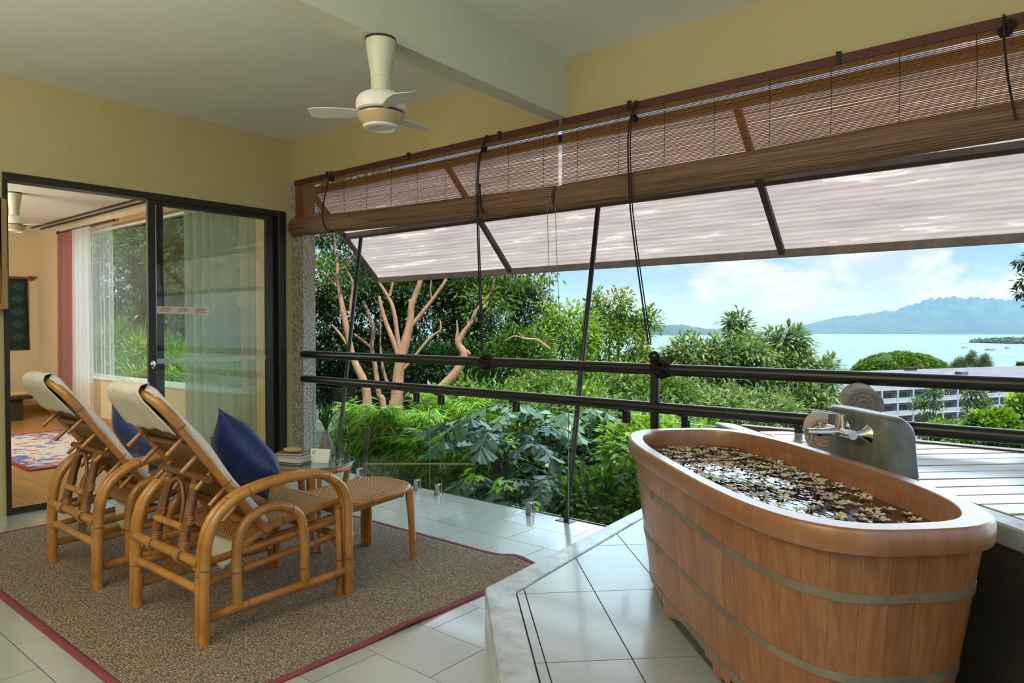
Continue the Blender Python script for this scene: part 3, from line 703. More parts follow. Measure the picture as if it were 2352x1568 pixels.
# ------------------------------------------------------------------ rolled bamboo blinds
def blind(x0, x1, zl, zr, label, cords):
    y = 3.742
    b_ = thing('bamboo_blind', label, 'blind', ((x0 + x1) / 2, y, 2.65), group='bamboo roller blinds')
    cx = (x0 + x1) / 2; L_ = x1 - x0
    MB().obox((0, 0, -0.026), (L_ / 2, 0, 0), (0, 0.008, 0), (0, 0, 0.024)).build('head_rail', M_head, b_, bevel=0.002)
    zr_ = lambda x: zl + (zr - zl) * (x - x0) / L_
    rr = 0.078
    sm = MB(); z = 2.596; i = 0
    rs = random.Random(int(x0 * 100))
    while z > max(zl, zr) + 0.02:
        h = 0.0051; dz = rs.uniform(-0.0007, 0.0007); n = 6
        # thin strips with a slight bow, following the tilt of the roll towards the bottom
        f = (2.6 - z) / 0.4
        pts = []
        w1 = rs.uniform(-.0007, .0007); w2 = rs.uniform(-.0007, .0007); ph = rs.uniform(0, 6)
        for q_ in range(n + 1):
            u = q_ / n; zz = z + dz + w1 * math.sin(5 * u + ph) + w2 * math.sin(11 * u + ph) + f * (zr_(x0 + L_ * u) - (zl + zr) / 2) * 0.9
            pts.append((-L_ / 2 + L_ * u + rs.uniform(-.003, .003) * (q_ in (0, n)), zz - 2.65))
        vs = []
        for X, Z in pts: vs += [(X, -0.001, Z - h / 2), (X, 0.001, Z - h / 2), (X, 0.001, Z + h / 2), (X, -0.001, Z + h / 2)]
        fs = []
        for q_ in range(n):
            o4 = 4 * q_
            for e_ in range(4): fs.append((o4 + e_, o4 + (e_ + 1) % 4, o4 + 4 + (e_ + 1) % 4, o4 + 4 + e_))
        sm.add(vs, fs); z -= 0.0078; i += 1
    so_ = stuff(sm.build('slats', M_slat, b_)); so_['label'] = 'thin bamboo slats'
    # the roll: a spiral of the same slats, ridged
    N = 64; prof = []
    for q_ in range(N):
        a = 2 * PI * q_ / N; r_ = rr * (1 + 0.018 * (1 if q_ % 2 else -1)); prof.append((r_ * math.cos(a) * 0.72 - 0.02, r_ * math.sin(a)))
    vs = [(-L_ / 2, yv, zl - 2.65 + zv) for yv, zv in prof] + [(L_ / 2, yv, zr - 2.65 + zv) for yv, zv in prof]
    ro = MB().add(vs, [(k, (k + 1) % N, N + (k + 1) % N, N + k) for k in range(N)] + [tuple(range(N))[::-1], tuple(range(N, 2 * N))]).build('roll', M_slat_roll, b_)
    stc = MB(); xx = x0 + 0.12
    while xx < x1 - 0.05:
        stc.tube([(xx - cx, -0.004, -0.05), (xx - cx + 0.004, -0.004, -0.2), (xx - cx, -0.003, zr_(xx) - 2.65 + 0.05)], 0.0014, 5); xx += 0.305
    st_ = stuff(stc.build('stitching', M_cord, b_))
    hk = MB()
    for hx in (x0 + 0.5, x0 + L_ * 0.52, x1 - 0.5): hk.box(hx - cx - 0.012, hx - cx + 0.012, -0.014, 0.0, -0.05, 0.012)
    stuff(hk.build('hooks', M_black, b_))
    for pts in cords:
        P_ = [(q_[0] - cx, q_[1] - y, q_[2] - 2.65) for q_ in pts['p']]
        co = MB()
        co.tube(catmull(P_, 5), 0.0055, 6)
        if pts.get('pair'):
            co.tube(catmull([(a_ + 0.018, c_ - 0.004, d_) for a_, c_, d_ in P_], 5), 0.0042, 6)
        if pts.get('knots'):
            for kx, ky, kz, kr in pts['knots']:
                rk = random.Random(3)
                for q_ in range(7):
                    loop = []; ax = Vector((rk.uniform(-.5, .5), rk.uniform(-1, 1), rk.uniform(-.6, .6))).normalized(); u_ = ax.orthogonal().normalized(); w_ = ax.cross(u_)
                    for a in range(11):
                        an = 2 * PI * a / 10; loop.append(Vector((kx - cx, ky - y, kz - 2.65)) + (u_ * math.cos(an) + w_ * math.sin(an)) * kr * rk.uniform(0.8, 1.1) + ax * rk.uniform(-.01, .01))
                    co.tube(loop, 0.0055, 5)
        co.build('pull_cord', M_cord, b_, smooth=60)
    return b_
def rope(x, pulls):
    return pulls
blind(-5.70, -2.715, 2.215, 2.140, 'left bamboo blind half rolled up, nearer the sliding door', [
    {'p': [(-5.13, 3.725, 2.66), (-5.125, 3.66, 2.45), (-5.145, 3.645, 2.25), (-5.10, 3.655, 2.14), (-5.03, 3.68, 2.12)], 'knots': [(-5.125, 3.73, 2.59, 0.02)]},
    {'p': [(-3.33, 3.725, 2.65), (-3.335, 3.65, 2.45), (-3.345, 3.645, 2.2), (-3.35, 3.66, 1.9), (-3.36, 3.71, 1.14)], 'pair': True, 'knots': [(-3.335, 3.71, 2.555, 0.018), (-3.36, 3.765, 1.055, 0.055), (-3.375, 3.765, 1.05, 0.05), (-3.345, 3.765, 1.06, 0.05)]},
    {'p': [(-3.33, 3.66, 2.3), (-3.31, 3.65, 2.13), (-3.27, 3.65, 2.09)]}])
blind(-2.685, 0.55, 2.138, 2.205, 'right bamboo blind half rolled up, above the bathtub', [
    {'p': [(-2.14, 3.725, 2.65), (-2.14, 3.65, 2.45), (-2.135, 3.645, 2.2), (-2.12, 3.66, 1.9), (-2.03, 3.70, 1.2)], 'pair': True, 'knots': [(-2.14, 3.72, 2.545, 0.018), (-2.01, 3.735, 1.13, 0.028), (-1.99, 3.765, 1.06, 0.055), (-1.965, 3.765, 1.055, 0.055), (-2.01, 3.755, 1.10, 0.03)]},
    {'p': [(-0.33, 3.725, 2.65), (-0.325, 3.68, 2.55), (-0.305, 3.645, 2.35), (-0.275, 3.64, 2.17)], 'knots': [(-0.325, 3.72, 2.575, 0.022), (-0.31, 3.72, 2.60, 0.02)]}])
for i, (xa, xb) in enumerate(((-2.745, -2.67), (-2.68, -2.655))):
    tag(MB().tube(catmull([(xa, 3.66, 2.14 - 0.02 * i), (xa + 0.008, 3.665, 1.8), (xa - 0.004 + 0.02, 3.68, 1.45), (xb, 3.70, 1.18 + 0.06 * i)], 6), 0.0022, 5).build('blind_cord', M_thin_cord),
        ('thin grey cord hanging between the two blinds, the left one', 'thin grey cord hanging between the two blinds, the right one')[i], 'cord')

# ------------------------------------------------------------------ ceiling fans
def fan(name, loc, sc, label, rz=0.0):
    f = thing(name, label, 'ceiling fan', loc, rz)
    S_ = lambda pr: [(r_ * sc, z * sc) for r_, z in pr]
    MB().lathe(S_([(0.071, 0.0), (0.074, -0.012)]), 28).build('ceiling_plate', M_fan_dark, f, smooth=40)
    MB().lathe(S_([(0.0715, -0.012), (0.0715, -0.016), (0.052, -0.145), (0.049, -0.15), (0.049, -0.185)]), 28).build('canopy', M_fan, f, smooth=40)
    MB().lathe(S_([(0.0465, -0.185), (0.0465, -0.25)]), 28).build('neck', M_fan, f, smooth=40)
    MB().lathe(S_([(0.0465, -0.246), (0.075, -0.254), (0.100, -0.268), (0.113, -0.286), (0.116, -0.31), (0.115, -0.335), (0.106, -0.342)]), 32).build('motor_housing', M_white_paint, f, smooth=40)
    MB().lathe(S_([(0.104, -0.338), (0.104, -0.352)]), 28).build('shadow_gap', M_fan_dark, f)
    hb = MB().lathe(S_([(0.106, -0.350), (0.115, -0.356), (0.113, -0.365), (0.082, -0.408), (0.076, -0.412)]), 32).build('hub', mat('fan_hub', (0.55, 0.42, 0.22), 0.25, coat=0.5), f, smooth=30)
    MB().lathe(S_([(0.084, -0.405), (0.080, -0.416), (0.066, -0.420), (0.060, -0.414), (0.0, -0.412)]), 32).build('bottom_cap', M_white_paint, f, smooth=40)
    for k in range(3):
        a = 2 * PI * k / 3
        pm = MB(); c, s_ = math.cos(a), math.sin(a)
        def P_(r_, w, z): return ((c * r_ - s_ * w) * sc, (s_ * r_ + c * w) * sc, z * sc)
        vs = []
        for r_, w0, w1 in ((0.10, -0.02, 0.02), (0.16, -0.05, 0.045), (0.25, -0.06, 0.055), (0.31, -0.055, 0.05), (0.335, -0.03, 0.03)):
            vs += [P_(r_, w0, -0.352), P_(r_, w1, -0.338), P_(r_, w1, -0.335), P_(r_, w0, -0.349)]
        fs = [(0, 1, 2, 3), (16, 19, 18, 17)]
        for i in range(4):
            for e_ in range(4): fs.append((4 * i + e_, 4 * i + 4 + e_, 4 * i + 4 + (e_ + 1) % 4, 4 * i + (e_ + 1) % 4))
        pm.add(vs, fs).build('blade', M_white_paint, f, smooth=40)
    return f
fan('ceiling_fan', (-2.60, 2.17, 2.650), 1.0, 'cream ceiling fan hanging under the beam', R(100))
fan('ceiling_fan', (-8.98, 2.44, 2.75), 1.0, 'cream ceiling fan in the bedroom', R(35))

# ------------------------------------------------------------------ the bathtub
TC = Vector((-0.921, 2.509)); TA = R(-43.8)
def sup(A, B, e_, n):
    raw = []
    for i in range(2880):
        a = 2 * PI * i / 2880; c, s_ = math.cos(a), math.sin(a)
        raw.append((A * math.copysign(abs(c) ** (2 / e_), c), B * math.copysign(abs(s_) ** (2 / e_), s_)))
    raw.append(raw[0]); d = [0.0]
    for i in range(2880): d.append(d[-1] + math.hypot(raw[i + 1][0] - raw[i][0], raw[i + 1][1] - raw[i][1]))
    out = []; j = 0
    for k in range(n):
        q_ = d[-1] * k / n
        while d[j + 1] < q_: j += 1
        f = (q_ - d[j]) / max(d[j + 1] - d[j], 1e-9)
        out.append((raw[j][0] + (raw[j + 1][0] - raw[j][0]) * f, raw[j][1] + (raw[j + 1][1] - raw[j][1]) * f))
    return out
NT = 228; PER = 4
Z0 = 0.1545
tub = thing('bathtub', 'oval cedar soaking tub with steel hoops on the tiled platform', 'bathtub', (TC.x, TC.y, Z0), TA)
HB, HT, HR = 0.018, 0.625, 0.6655
def ring(t_, inner=0.0):       # outline at fraction t_ of the height
    A = 0.755 + (0.832 - 0.755) * t_ - inner; B = 0.262 + (0.324 - 0.262) * t_ - inner
    return sup(A, B, 3.1 + 0.6 * t_, NT)
o_b, o_m, o_t = ring(0), ring(0.55), ring(1); i_b, i_t = ring(0, 0.035), ring(1, 0.035)
stave_cut = {}
for k in range(NT // PER):
    c = 2 * PI * (k + 0.5) / (NT // PER)
for k in range(NT // PER):
    idx = [(k * PER + q_) % NT for q_ in range(PER + 1)]
    x_m, y_m = o_b[idx[2]]
    # low arches cut in the foot of both long sides and the ends
    cut = 0.0
    for cxx, w in ((-0.45, 0.16), (0.0, 0.22), (0.45, 0.16)):
        if abs(y_m) > 0.15 and abs(x_m - cxx) < w: cut = max(cut, 0.050 * math.sqrt(1 - ((x_m - cxx) / w) ** 2))
    if abs(x_m) > 0.73 and abs(y_m) < 0.07: cut = 0.04
    zb = HB + cut
    f0 = (zb - HB) / (HT - HB)
    vs = []
    g = 0.0003
    for zz, OO, fr_ in ((zb, o_b, f0), (HB + 0.55 * (HT - HB), o_m, 0.0), (HT, o_t, 0.0)):
        for q_ in range(PER + 1):
            i = idx[q_]
            if OO is o_b: X = o_b[i][0] + (o_t[i][0] - o_b[i][0]) * f0; Y = o_b[i][1] + (o_t[i][1] - o_b[i][1]) * f0
            else: X, Y = OO[i]
            if q_ in (0, PER):
                j = idx[1] if q_ == 0 else idx[PER - 1]
                dx, dy = OO[j][0] - OO[i][0], OO[j][1] - OO[i][1]; l_ = math.hypot(dx, dy); X += dx / l_ * g; Y += dy / l_ * g
                # eased arris
                X *= 0.9997; Y *= 0.9995
            vs.append((X, Y, zz))
    for zz, OO in ((zb, i_b), (HT, i_t)):
        for q_ in range(PER + 1): i = idx[q_]; vs.append((OO[i][0], OO[i][1], zz))
    w = PER + 1; fs = []
    for lvl in range(2):
        for q_ in range(PER): a = lvl * w + q_; fs.append((a, a + 1, a + w + 1, a + w))
    for q_ in range(PER): a = 3 * w + q_; fs.append((a + 1, a, a + w, a + w + 1))
    for q_ in range(PER): fs.append((q_ + 1, q_, 3 * w + q_, 3 * w + q_ + 1)); fs.append((2 * w + q_, 2 * w + q_ + 1, 4 * w + q_ + 1, 4 * w + q_))
    fs += [(0, w, 2 * w, 4 * w, 3 * w), (w - 1, 3 * w + w - 1, 4 * w + w - 1, 2 * w + w - 1, w + w - 1)]
    MB().add(vs, fs).build('stave', M_tub, tub, smooth=30)
ro_o = sup(0.860, 0.352, 3.4, NT); ro_i = sup(0.792, 0.306, 3.0, NT)
rm = MB(); layers = []
def lerp_ring(f, z, infl=0.0): 
    return [(a_[0] + (b_[0] - a_[0]) * f, a_[1] + (b_[1] - a_[1]) * f, z) for a_, b_ in zip(ro_i, ro_o)]
for f, z in ((0.0, HT - 0.03), (0.0, HR - 0.008), (0.03, HR - 0.002), (0.08, HR), (0.84, HR), (0.95, HR - 0.004), (1.0, HR - 0.014), (1.0, HR - 0.052), (0.95, HR - 0.062), (0.55, HR - 0.062)): layers.append(lerp_ring(f, z))
vs = [p for l_ in layers for p in l_]; nl = len(layers)
rm.add(vs, [(l_ * NT + (j + 1) % NT, l_ * NT + j, ((l_ + 1) % nl) * NT + j, ((l_ + 1) % nl) * NT + (j + 1) % NT) for l_ in range(nl) for j in range(NT)])
rm.build('rim', M_tub_rim, tub, smooth=22)
for zh in (0.485, 0.270, 0.085):
    f = (zh - HB) / (HT - HB); h = MB(); th = 0.0022
    if f > 0.55: R0 = [(a_[0] + (b_[0] - a_[0]) * (f - .55) / .45, a_[1] + (b_[1] - a_[1]) * (f - .55) / .45) for a_, b_ in zip(o_m, o_t)]
    else: R0 = [(a_[0] + (b_[0] - a_[0]) * f / .55, a_[1] + (b_[1] - a_[1]) * f / .55) for a_, b_ in zip(o_b, o_m)]
    sc_ = lambda p, d_: (p[0] * (1 + d_ / 0.8), p[1] * (1 + d_ / 0.3))
    vs = []
    for d_, z in ((0.0002, zh - 0.0115), (th, zh - 0.0115), (th + 0.001, zh + 0.0115), (0.0002, zh + 0.0115)):
        vs += [(*sc_(p, d_), z) for p in R0]
    h.add(vs, [(l_ * NT + (j + 1) % NT, l_ * NT + j, ((l_ + 1) % 4) * NT + j, ((l_ + 1) % 4) * NT + (j + 1) % NT)[::-1] for l_ in range(4) for j in range(NT)])
    ho = h.build('hoop', M_hoop, tub, smooth=30)
    jx = min(range(NT), key=lambda j: abs(R0[j][0] + 0.30) + (10 if R0[j][1] > 0 else 0))
    X, Y = sc_(R0[jx], 0.003); MB().box(X - 0.012, X + 0.012, Y - 0.003, Y + 0.003, zh - 0.014, zh + 0.014).build('hoop_joint', M_hoop, ho)
bt = sup(0.735, 0.243, 3.1, 96)
MB().prism(bt, 0.0, 0.05).build('plinth', M_conc_dark, tub)
MB().prism(sup(0.752, 0.262, 3.1, 96), 0.10, 0.125).build('tub_bottom', M_tub, tub)
ZW = 0.738
fw_ = (ZW - Z0 - HB) / (HT - HB)
wat = MB().prism([(p[0], p[1]) for p in sup(0.7965 - 0.0, 0.2885, 3.4, 160)], ZW - Z0 - 0.012, ZW - Z0).build('bath_water', M_water)
wat.location = (TC.x, TC.y, Z0); wat.rotation_euler = (0, 0, TA)
tag(wat, 'dark bath water filling the tub under floating petals', 'water')

# floating blossoms: five petals round a yellow centre
def blossom(curl, seed):
    rs = random.Random(seed); q = MB()
    for k in range(5):
        a = 2 * PI * k / 5 + rs.uniform(-.12, .12); c, s_ = math.cos(a), math.sin(a); l_ = rs.uniform(0.88, 1.1)
        def P_(r_, w, z): r_ *= l_; return (c * r_ - s_ * w, s_ * r_ + c * w, z)
        z1, z2 = 0.003 + curl * .4, 0.004 + curl
        q.add([P_(0.002, 0, 0.002), P_(0.011, -0.0062, z1), P_(0.011, 0.0062, z1 + .001), P_(0.020, -0.0065, z2), P_(0.020, 0.006, z2 + .002), P_(0.0255, 0.001, z2 - curl * .2)], [(0, 1, 2), (1, 3, 4, 2), (3, 5, 4)])
    q.lathe([(0.0045, 0.002), (0.0035, 0.005), (0.0, 0.006)], 6, mi=1)
    return q.mesh('blossom', [M_petal, M_petal_c], smooth=180)
bms = [blossom(c_, i) for i, c_ in enumerate((0.001, 0.002, 0.004, 0.008, -0.0005, 0.003))]
rs = random.Random(12); nb = 0; spots = []
grp = 'blossoms floating in the bathtub'
tries = 0
while nb < 290 and tries < 60000:
    tries += 1
    u, v = rs.uniform(-0.775, 0.775), rs.uniform(-0.27, 0.27)
    if (abs(u) / 0.775) ** 3.2 + (abs(v) / 0.27) ** 3.2 > 1: continue
    edge_ = max((abs(u) / 0.775), (abs(v) / 0.27))
    dens = 0.50 + 0.5 * edge_ ** 2
    dens *= 0.75 + 0.5 * math.sin(7 * u + 2) * math.sin(9 * v + 1)
    if v > 0.17 and u > 0.25: dens *= 0.25
    if rs.random() > dens: continue
    if any((u - a_) ** 2 + (v - b_) ** 2 < 0.031 ** 2 for a_, b_ in spots): continue
    spots.append((u, v)); nb += 1
ct, st_ = math.cos(TA), math.sin(TA)
for u, v in spots:
    o = put('blossom', rs.choice(bms)); s_ = rs.uniform(0.72, 1.12)
    o.location = (TC.x + u * ct - v * st_, TC.y + u * st_ + v * ct, ZW + 0.0005); o.scale = (s_, s_, s_)
    o.rotation_euler = (rs.uniform(-.10, .10), rs.uniform(-.10, .10), rs.uniform(0, 6.28))
    tag(o, 'small cream blossom with a yellow centre afloat on the bath water', 'flower', grp)

# ------------------------------------------------------------------ tap block, mixer tap, rolled towels
def frame_na(o):            # local x runs along -a (away from the camera), local y along n
    o.rotation_euler = (0, 0, R(135) - PI / 2 + 0)
    return o
bk = MB()
prof = []
for i in range(9):          # profile across n: upright inner face, rounded outer shoulder
    a = PI / 2 - PI / 2 * i / 8; prof.append((0.055 + 0.075 * math.cos(a), 0.155 + 0.075 * math.sin(a)))
pr2 = [(0.0, 0.0), (0.0, 0.215), (0.004, 0.226), (0.015, 0.231)] + prof + [(0.138, 0.05), (0.142, 0.0)]
vs = []; N = len(pr2); cuts = [(-2.835, 0.60), (-2.82, 0.90), (-2.76, 0.985), (-2.68, 1.0), (-2.55, 0.995), (-2.48, 0.97), (-2.452, 0.90), (-2.44, 0.62)]
cuts = [(-2.850, 0.66, 0.020), (-2.846, 0.90, 0.012), (-2.832, 0.965, 0.004), (-2.80, 0.995, 0), (-2.66, 1.0, 0), (-2.52, 0.985, 0), (-2.475, 0.965, 0), (-2.452, 0.93, 0.004), (-2.442, 0.88, 0.010), (-2.438, 0.80, 0.016)]
for a, f, ins in cuts:
    for n_, z in pr2:
        zz = z if z <= 0.05 else 0.05 + (z - 0.05) * f
        nn = n_ + (ins if n_ < 0.07 else -ins) * (1 if z > 0.04 else .6)
        x, y = na(1.598 + nn, a); vs.append((x, y, DZK + 0.002 + zz))
fs = [(i * N + j, (i + 1) * N + j, (i + 1) * N + j + 1, i * N + j + 1)[::-1] for i in range(len(cuts) - 1) for j in range(N - 1)]
fs += [tuple(range(N))[::-1], tuple(range((len(cuts) - 1) * N, len(cuts) * N))]
ob = bk.add(vs, fs).build('tap_block', mat('block_concrete', (0.20, 0.205, 0.18), 0.33, spec=0.6, col2=(0.11, 0.115, 0.10), scale=6, stretch=(3, 3, 1), detail=7, coat=0.2), smooth=45)
tag(ob, 'grey polished concrete block with rounded shoulders holding the bath tap', 'tap block')
# mixer: flanges on the inner face, body along it, spout and lever towards the bath
FX, FY = na(1.60, -2.62)
tp = thing('mixer_tap', 'chrome wall mixer tap on the concrete block over the bathtub', 'tap', (FX, FY, 0.893), R(-135))
# local +x points from the block to the bath (-n), local +y runs along +a... 
def lathe_x(prof, c, n=24):
    q = MB(); q.lathe(prof, n); q.v = [(c[0] + z, c[1] + y, c[2] - x) for x, y, z in q.v]; q.f = [f for f in q.f]; return q
for yy in (0.077, -0.077):
    lathe_x([(0.036, 0.001), (0.036, 0.004), (0.030, 0.010), (0.015, 0.036), (0.013, 0.045), (0.0, 0.045)], (0, yy, 0)).build('flange', M_chrome, tp, smooth=35)
    MB().tube([(0.040, yy, 0), (0.066, yy * 0.97, 0.0)], 0.0125, 14).build('inlet', M_chrome, tp, smooth=40)
MB().tube([(0.068, -0.088, 0), (0.068, 0.088, 0)], 0.0185, 18).build('mixer_body', M_chrome, tp, smooth=40)
MB().tube(catmull([(0.068, 0.0, 0.0), (0.11, 0.0, 0.0), (0.16, 0.0, 0.0), (0.205, 0.0, 0.002)], 4), [0.0175] * 5 + [0.016] * 5 + [0.0145] * 3, 16).build('spout', M_chrome, tp, smooth=40)
MB().tube([(0.19, 0, 0.0), (0.19, 0, -0.026)], 0.010, 14).build('aerator', M_chrome, tp, smooth=40)
MB().tube([(0.068, 0.0, 0.012), (0.068, 0.0, 0.068)], 0.021, 18).build('cartridge', M_chrome, tp, smooth=40)
lv = MB(); lv.obox((0.115, 0.0, 0.076), (0.080, 0, 0.010), (0, 0.017, 0), (-0.0006, 0, 0.0042)); lv.build('lever', M_chrome, tp, bevel=0.002)
dv = MB(); dv.tube([(0.155, 0, 0.012), (0.155, 0, 0.034)], 0.0045, 10); dv.tube([(0.155, 0, 0.032), (0.155, 0, 0.042)], 0.0105, 14); dv.build('diverter_knob', M_chrome, tp, smooth=40)
tp.scale = (1.0, 1.0, 1.0)

def towel_roll(c, axis, r_, L_, label, m_):
    ax = Vector((*axis, 0)).normalized(); sd = Vector((-ax.y, ax.x, 0)); o_ = thing('rolled_towel', label, 'towel', c, group='rolled towels on the deck')
    q = MB(); N = 28
    vs = []; rings = [(-0.49, 0.02), (-0.495, 0.86), (-0.49, 0.95), (-0.465, 1.0), (0.465, 1.0), (0.49, 0.95), (0.495, 0.86), (0.49, 0.02)]
    rr_ = random.Random(int(c[2] * 1000))
    for t_, f in rings:
        for j in range(N):
            a = 2 * PI * j / N; w = 1 + 0.015 * math.sin(3 * a + t_ * 4) - (0.06 * max(0, -math.sin(a)) ** 3)
            p = ax * (t_ * L_) + sd * (math.cos(a) * r_ * f * w * 1.06) + Vector((0, 0, math.sin(a) * r_ * f * w * (0.98) + r_ * 0.93)); vs.append(p)
    q.add(vs, [(i * N + j, i * N + (j + 1) % N, (i + 1) * N + (j + 1) % N, (i + 1) * N + j) for i in range(len(rings) - 1) for j in range(N)])
    q.build('rolled_cloth', m_, o_, smooth=60)
    for sgn in (-1, 1):       # the spiral of folded cloth seen at each end
        sp_ = MB(); pts = []
        for i in range(66):
            a = i * 0.30; rad = r_ * 0.84 * (1 - i / 70); pts.append(ax * (sgn * (L_ * 0.5)) + sd * (math.cos(a) * rad * 1.06) + Vector((0, 0, math.sin(a) * rad * 0.98 + r_ * 0.93)))
        sp_.tube(pts, r_ * 0.05, 6)
        sp_.build('spiral_end', m_, o_, smooth=60)
    return o_
AXT = (-0.30, 0.95)
TP = [(-0.985, 3.465), (-0.840, 3.590)]
towel_roll((TP[0][0], TP[0][1], DZK + 0.002), AXT, 0.078, 0.36, 'pale rolled bath towel on the deck beside the tap block, lower left of the stack', M_towel_pink)
towel_roll((TP[1][0], TP[1][1], DZK + 0.002), AXT, 0.078, 0.36, 'brown rolled bath towel on the deck behind the concrete tap block', M_towel)
towel_roll((TP[1][0] - 0.012, TP[1][1] + 0.0, DZK + 0.140), AXT, 0.076, 0.36, 'brown rolled towel resting on top of the other two', M_towel)
# ------------------------------------------------------------------ sisal rug with its bound edge
RX0, RX1, RY0, RY1 = -5.31, -2.275, 1.015, 3.03
def rug_z(x, y):
    z = 0.009
    d = math.hypot(x - (-2.47), y - 3.03)
    z += 0.026 * math.exp(-(d / 0.11) ** 2)
    d2 = math.hypot((x - (-2.26)) / 0.8, (y - 2.05) / 1.6); z += 0.014 * math.exp(-(d2 / 0.10) ** 2)
    return z
rug = thing('sisal_rug', 'brown woven sisal rug with a maroon bound edge under both rattan loungers', 'rug', (RX0, RY0, 0))
BW = 0.035
def rgrid(x0, x1, y0, y1, nx, ny):
    return MB().grid(nx, ny, lambda u, v: (x0 + (x1 - x0) * u - RX0, y0 + (y1 - y0) * v - RY0, rug_z(x0 + (x1 - x0) * u, y0 + (y1 - y0) * v)))
solid(rgrid(RX0 + BW, RX1 - BW, RY0 + BW, RY1 - BW, 130, 90).build('woven_field', M_sisal, rug, smooth=180), 0.008, -1)
for q_, (a0, a1, b0, b1, nx, ny) in enumerate(((RX0, RX1, RY0, RY0 + BW, 130, 2), (RX0, RX1, RY1 - BW, RY1, 130, 2), (RX0, RX0 + BW, RY0 + BW, RY1 - BW, 2, 90), (RX1 - BW, RX1, RY0 + BW, RY1 - BW, 2, 90))):
    solid(rgrid(a0, a1, b0, b1, nx, ny).build('binding', M_rug_edge, rug, smooth=180), 0.0086, -1)

# ------------------------------------------------------------------ rattan loungers
RM = [M_rattan, M_rattan_node]
RD = [M_rattan_dark, M_rattan_node]
OX, OY = -3.115, 1.38
def L3(x, y, z): return Vector((x, y - OY, z))
ch = thing('rattan_lounger', 'rattan lounger nearest the bathtub, with a dark blue cushion on it', 'lounge chair', (OX, OY, 0.0095), group='reclining rattan loungers')
def pole(name, pts, r, nodes=0.3, n=6, mats=RM, sides=12, par=ch, smooth_path=True):
    if smooth_path and len(pts) > 2:
        if hasattr(r, '__len__'): P_, r = catmull(pts, n, r)
        else: P_ = catmull(pts, n)
    else: P_ = pts
    return MB().tube(P_, r, sides, nodes=nodes).build(name, mats, par, smooth=50)
ARM = [(1.390, 0.0), (1.392, 0.13), (1.393, 0.26), (1.400, 0.37), (1.420, 0.455), (1.458, 0.518), (1.525, 0.568), (1.622, 0.598), (1.765, 0.615), (1.915, 0.613), (2.008, 0.583), (2.078, 0.522), (2.106, 0.45), (2.110, 0.33), (2.111, 0.16), (2.112, 0.0)]
INN = [(1.545, 0.112), (1.543, 0.23), (1.544, 0.344), (1.562, 0.422), (1.610, 0.475), (1.690, 0.498), (1.768, 0.488), (1.840, 0.445), (1.870, 0.378), (1.876, 0.25), (1.877, 0.118)]
for sx in (1, -1):
    for dx in (-0.0195, 0.0195):
        pole('arm_pole', [L3(sx * 0.315 + dx, y, z) for y, z in ARM], 0.0205, 0.42)
    pole('front_support', [L3(sx * 0.302, 2.080, 0.0), L3(sx * 0.302, 2.078, 0.25), L3(sx * 0.295, 2.075, 0.43)], 0.0165, 0.3)
    pole('inner_arch', [L3(sx * 0.315, y, z) for y, z in INN], 0.0215, 0.38)
    sr = pole('side_rail', [L3(sx * 0.315, 1.40, 0.098), L3(sx * 0.315, 2.10, 0.110)], 0.0205, 0.36)
    bd = MB(); 
    for q_ in range(7): bd.tube([L3(sx * 0.315, 1.418 + 0.005 * q_, 0.0983), L3(sx * 0.315, 1.4215 + 0.005 * q_, 0.0983)], 0.0215, 12)
    stuff(bd.build('cane_binding', M_rattan, sr))
    pole('lower_rail', [L3(sx * 0.245, 1.39, 0.30), L3(sx * 0.245, 2.10, 0.345)], 0.0165, 0.3)
    pole('lower_rail', [L3(sx * 0.245, 1.39, 0.215), L3(sx * 0.245, 2.09, 0.272)], 0.0165, 0.3)
    pole('seat_rail', [L3(sx * 0.245, 1.60, 0.335), L3(sx * 0.245, 1.75, 0.392), L3(sx * 0.245, 1.93, 0.418), L3(sx * 0.245, 2.12, 0.440)], 0.0175, 0.4)
    pole('back_brace', [L3(sx * 0.300, 1.395, 0.075), L3(sx * 0.290, 1.395, 0.15), L3(sx * 0.262, 1.395, 0.195), L3(sx * 0.20, 1.395, 0.213)], 0.0105, None, sides=8)
    pole('front_brace', [L3(sx * 0.296, 2.085, 0.13), L3(sx * 0.288, 2.085, 0.20), L3(sx * 0.262, 2.085, 0.245), L3(sx * 0.19, 2.085, 0.265)], 0.0095, None, sides=8)
pole('rear_crossbar', [L3(-0.305, 1.392, 0.325), L3(0.305, 1.392, 0.325)], 0.0215, 0.33)
pole('rear_crossbar', [L3(-0.305, 1.392, 0.215), L3(0.305, 1.392, 0.215)], 0.0185, 0.33)
pole('front_crossbar', [L3(-0.295, 2.082, 0.285), L3(0.295, 2.082, 0.285)], 0.0175, 0.33)
pole('front_crossbar', [L3(-0.265, 2.10, 0.425), L3(0.265, 2.10, 0.425)], 0.0165, 0.33)
pole('mid_crossbar', [L3(-0.25, 1.74, 0.31), L3(0.25, 1.74, 0.31)], 0.016, 0.3)
# seat
sw = MB().grid(24, 24, lambda u, v: (-0.235 + 0.47 * u, (1.62 + 0.50 * v) - OY, (0.345 + 0.06 * min(v / 0.3, 1) + 0.038 * max(0, (v - .3) / .7)) + 0.004 - 0.010 * math.sin(PI * u)))
solid(sw.build('seat_weave', M_cane, ch, smooth=180), 0.006)
